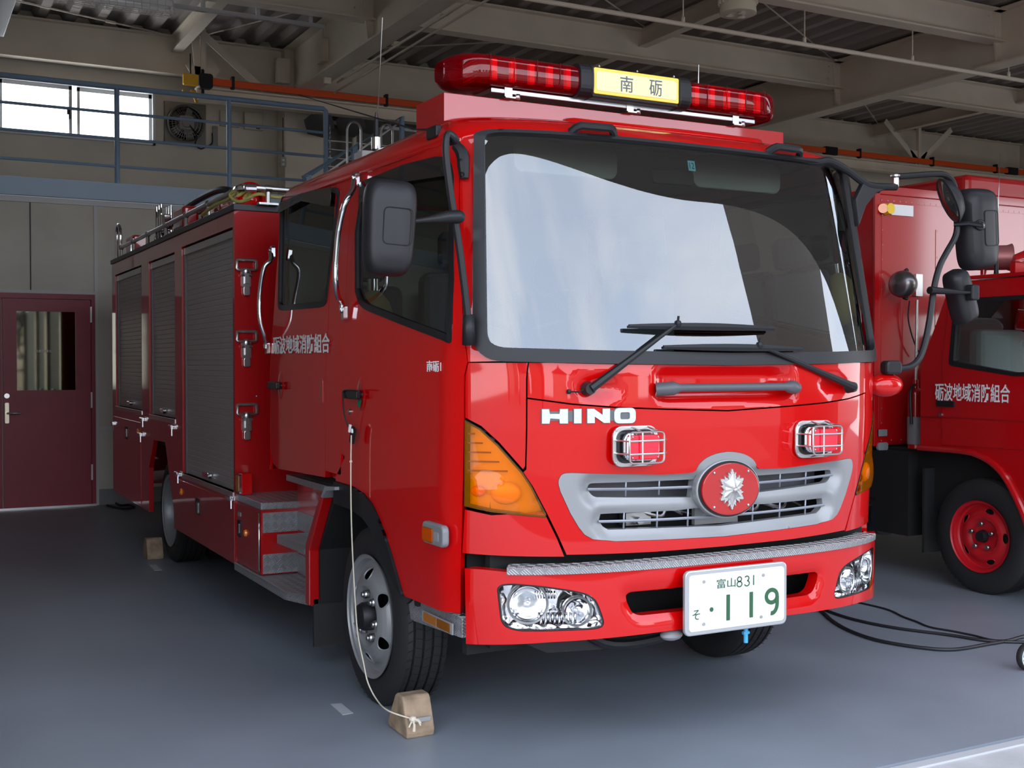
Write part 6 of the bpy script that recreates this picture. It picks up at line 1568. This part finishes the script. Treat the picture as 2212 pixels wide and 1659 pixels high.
MB().box(CX+.1,5.4,1.90,1.94,.95,1.50).build('rear_trim',mat('light_trim',(.55,.57,.57),.6),E2)
MB().box(CX+.1,5.4,.5,1.66,2.02,2.035).build('headliner',mat('light_trim',(0,0,0)),E2)
# ================================================================ chocks, cord
def chock(name,loc,lb,k=1):
    t=thing(name,lb,'chock',loc)
    x,y,_=loc; w=.125*k
    P=[(-.02,0),(.17,0),(.19,.02),(.105,.155),(.09,.165),(.03,.165),(.015,.15),(-.03,.03)]
    m=MB().prism([(y+a*k,b*k) for a,b in P],'x',x-w/2,x+w/2); m.build('wood_block',WOOD,t,bev=.008); return t
c1=chock('wheel_chock',(-1.035,.51,0),'worn wooden wedge chock with a white cord, against the near front tyre')
MB().rbox((-1.03,.488,.075),(.08,.006,.018),.004,'y').build('metal_strap',STL,c1)
c2=chock('wheel_chock',(-1.13,5.50,0),'worn wooden wedge chock behind the rear tyre of the near engine')
for o in c2.children: pass
hd=at(765,850,'x',-1.13)
P=[at(742,845,'x',-1.13),at(741,865,'x',-1.135),at(744,895,'x',-1.13),at(750,915,'x',-1.12),at(757,930,'x',-1.11)]
t=thing('chock_cord','thin cream cord hanging from the near door handle down to the wooden chock','cord',(-1.1,1.0,0))
Q=[at(*p,'x',-1.13) for p in ((759,940),(758,1000),(758,1060),(759,1120),(761,1180),(764,1240),(768,1310),(773,1370))]+[at(785,1430,'x',-1.13),at(795,1475,'x',-1.125),at(815,1513,'x',-1.12),at(840,1536,'y',.56)]
e=Vector((-1.075,.478,.085))
MB().tube(Q+[e],.0032,6,sm=5).build('cord_strand',ROPE,t)
MB().tube([at(775,845,'x',-1.135),at(755,843,'x',-1.14)]+P,.004,6,sm=5).build('black_lead',CORD,t)
p=at(762,940,'x',-1.12)
MB().obox(p,(.015,.03,.075),Matrix.Rotation(R(25),3,'X')).build('cord_clip',BLK,t); MB().sphere(p+Vector((-.008,-.015,.02)),.012,8,(.6,1,1)).obox(p+Vector((-.01,.01,.03)),(.01,.012,.035),Matrix.Rotation(R(20),3,'X')).build('clip_tag',WHT,t)
MB().sphere(at(758,997,'x',-1.13),.007,8).build('cord_knot',ROPE,t)
m=MB()
for k in range(9):
    a=random.uniform(-2.8,-.3); d=Vector((math.cos(a)*.03,-.015-random.random()*.01,math.sin(a)*.045)); m.tube([e,e+d*.6+Vector((0,-.01,.01)),e+d],.0035,5)
m.sphere(e+Vector((0,-.004,0)),.016,8); m.build('frayed_knot',ROPE,t)
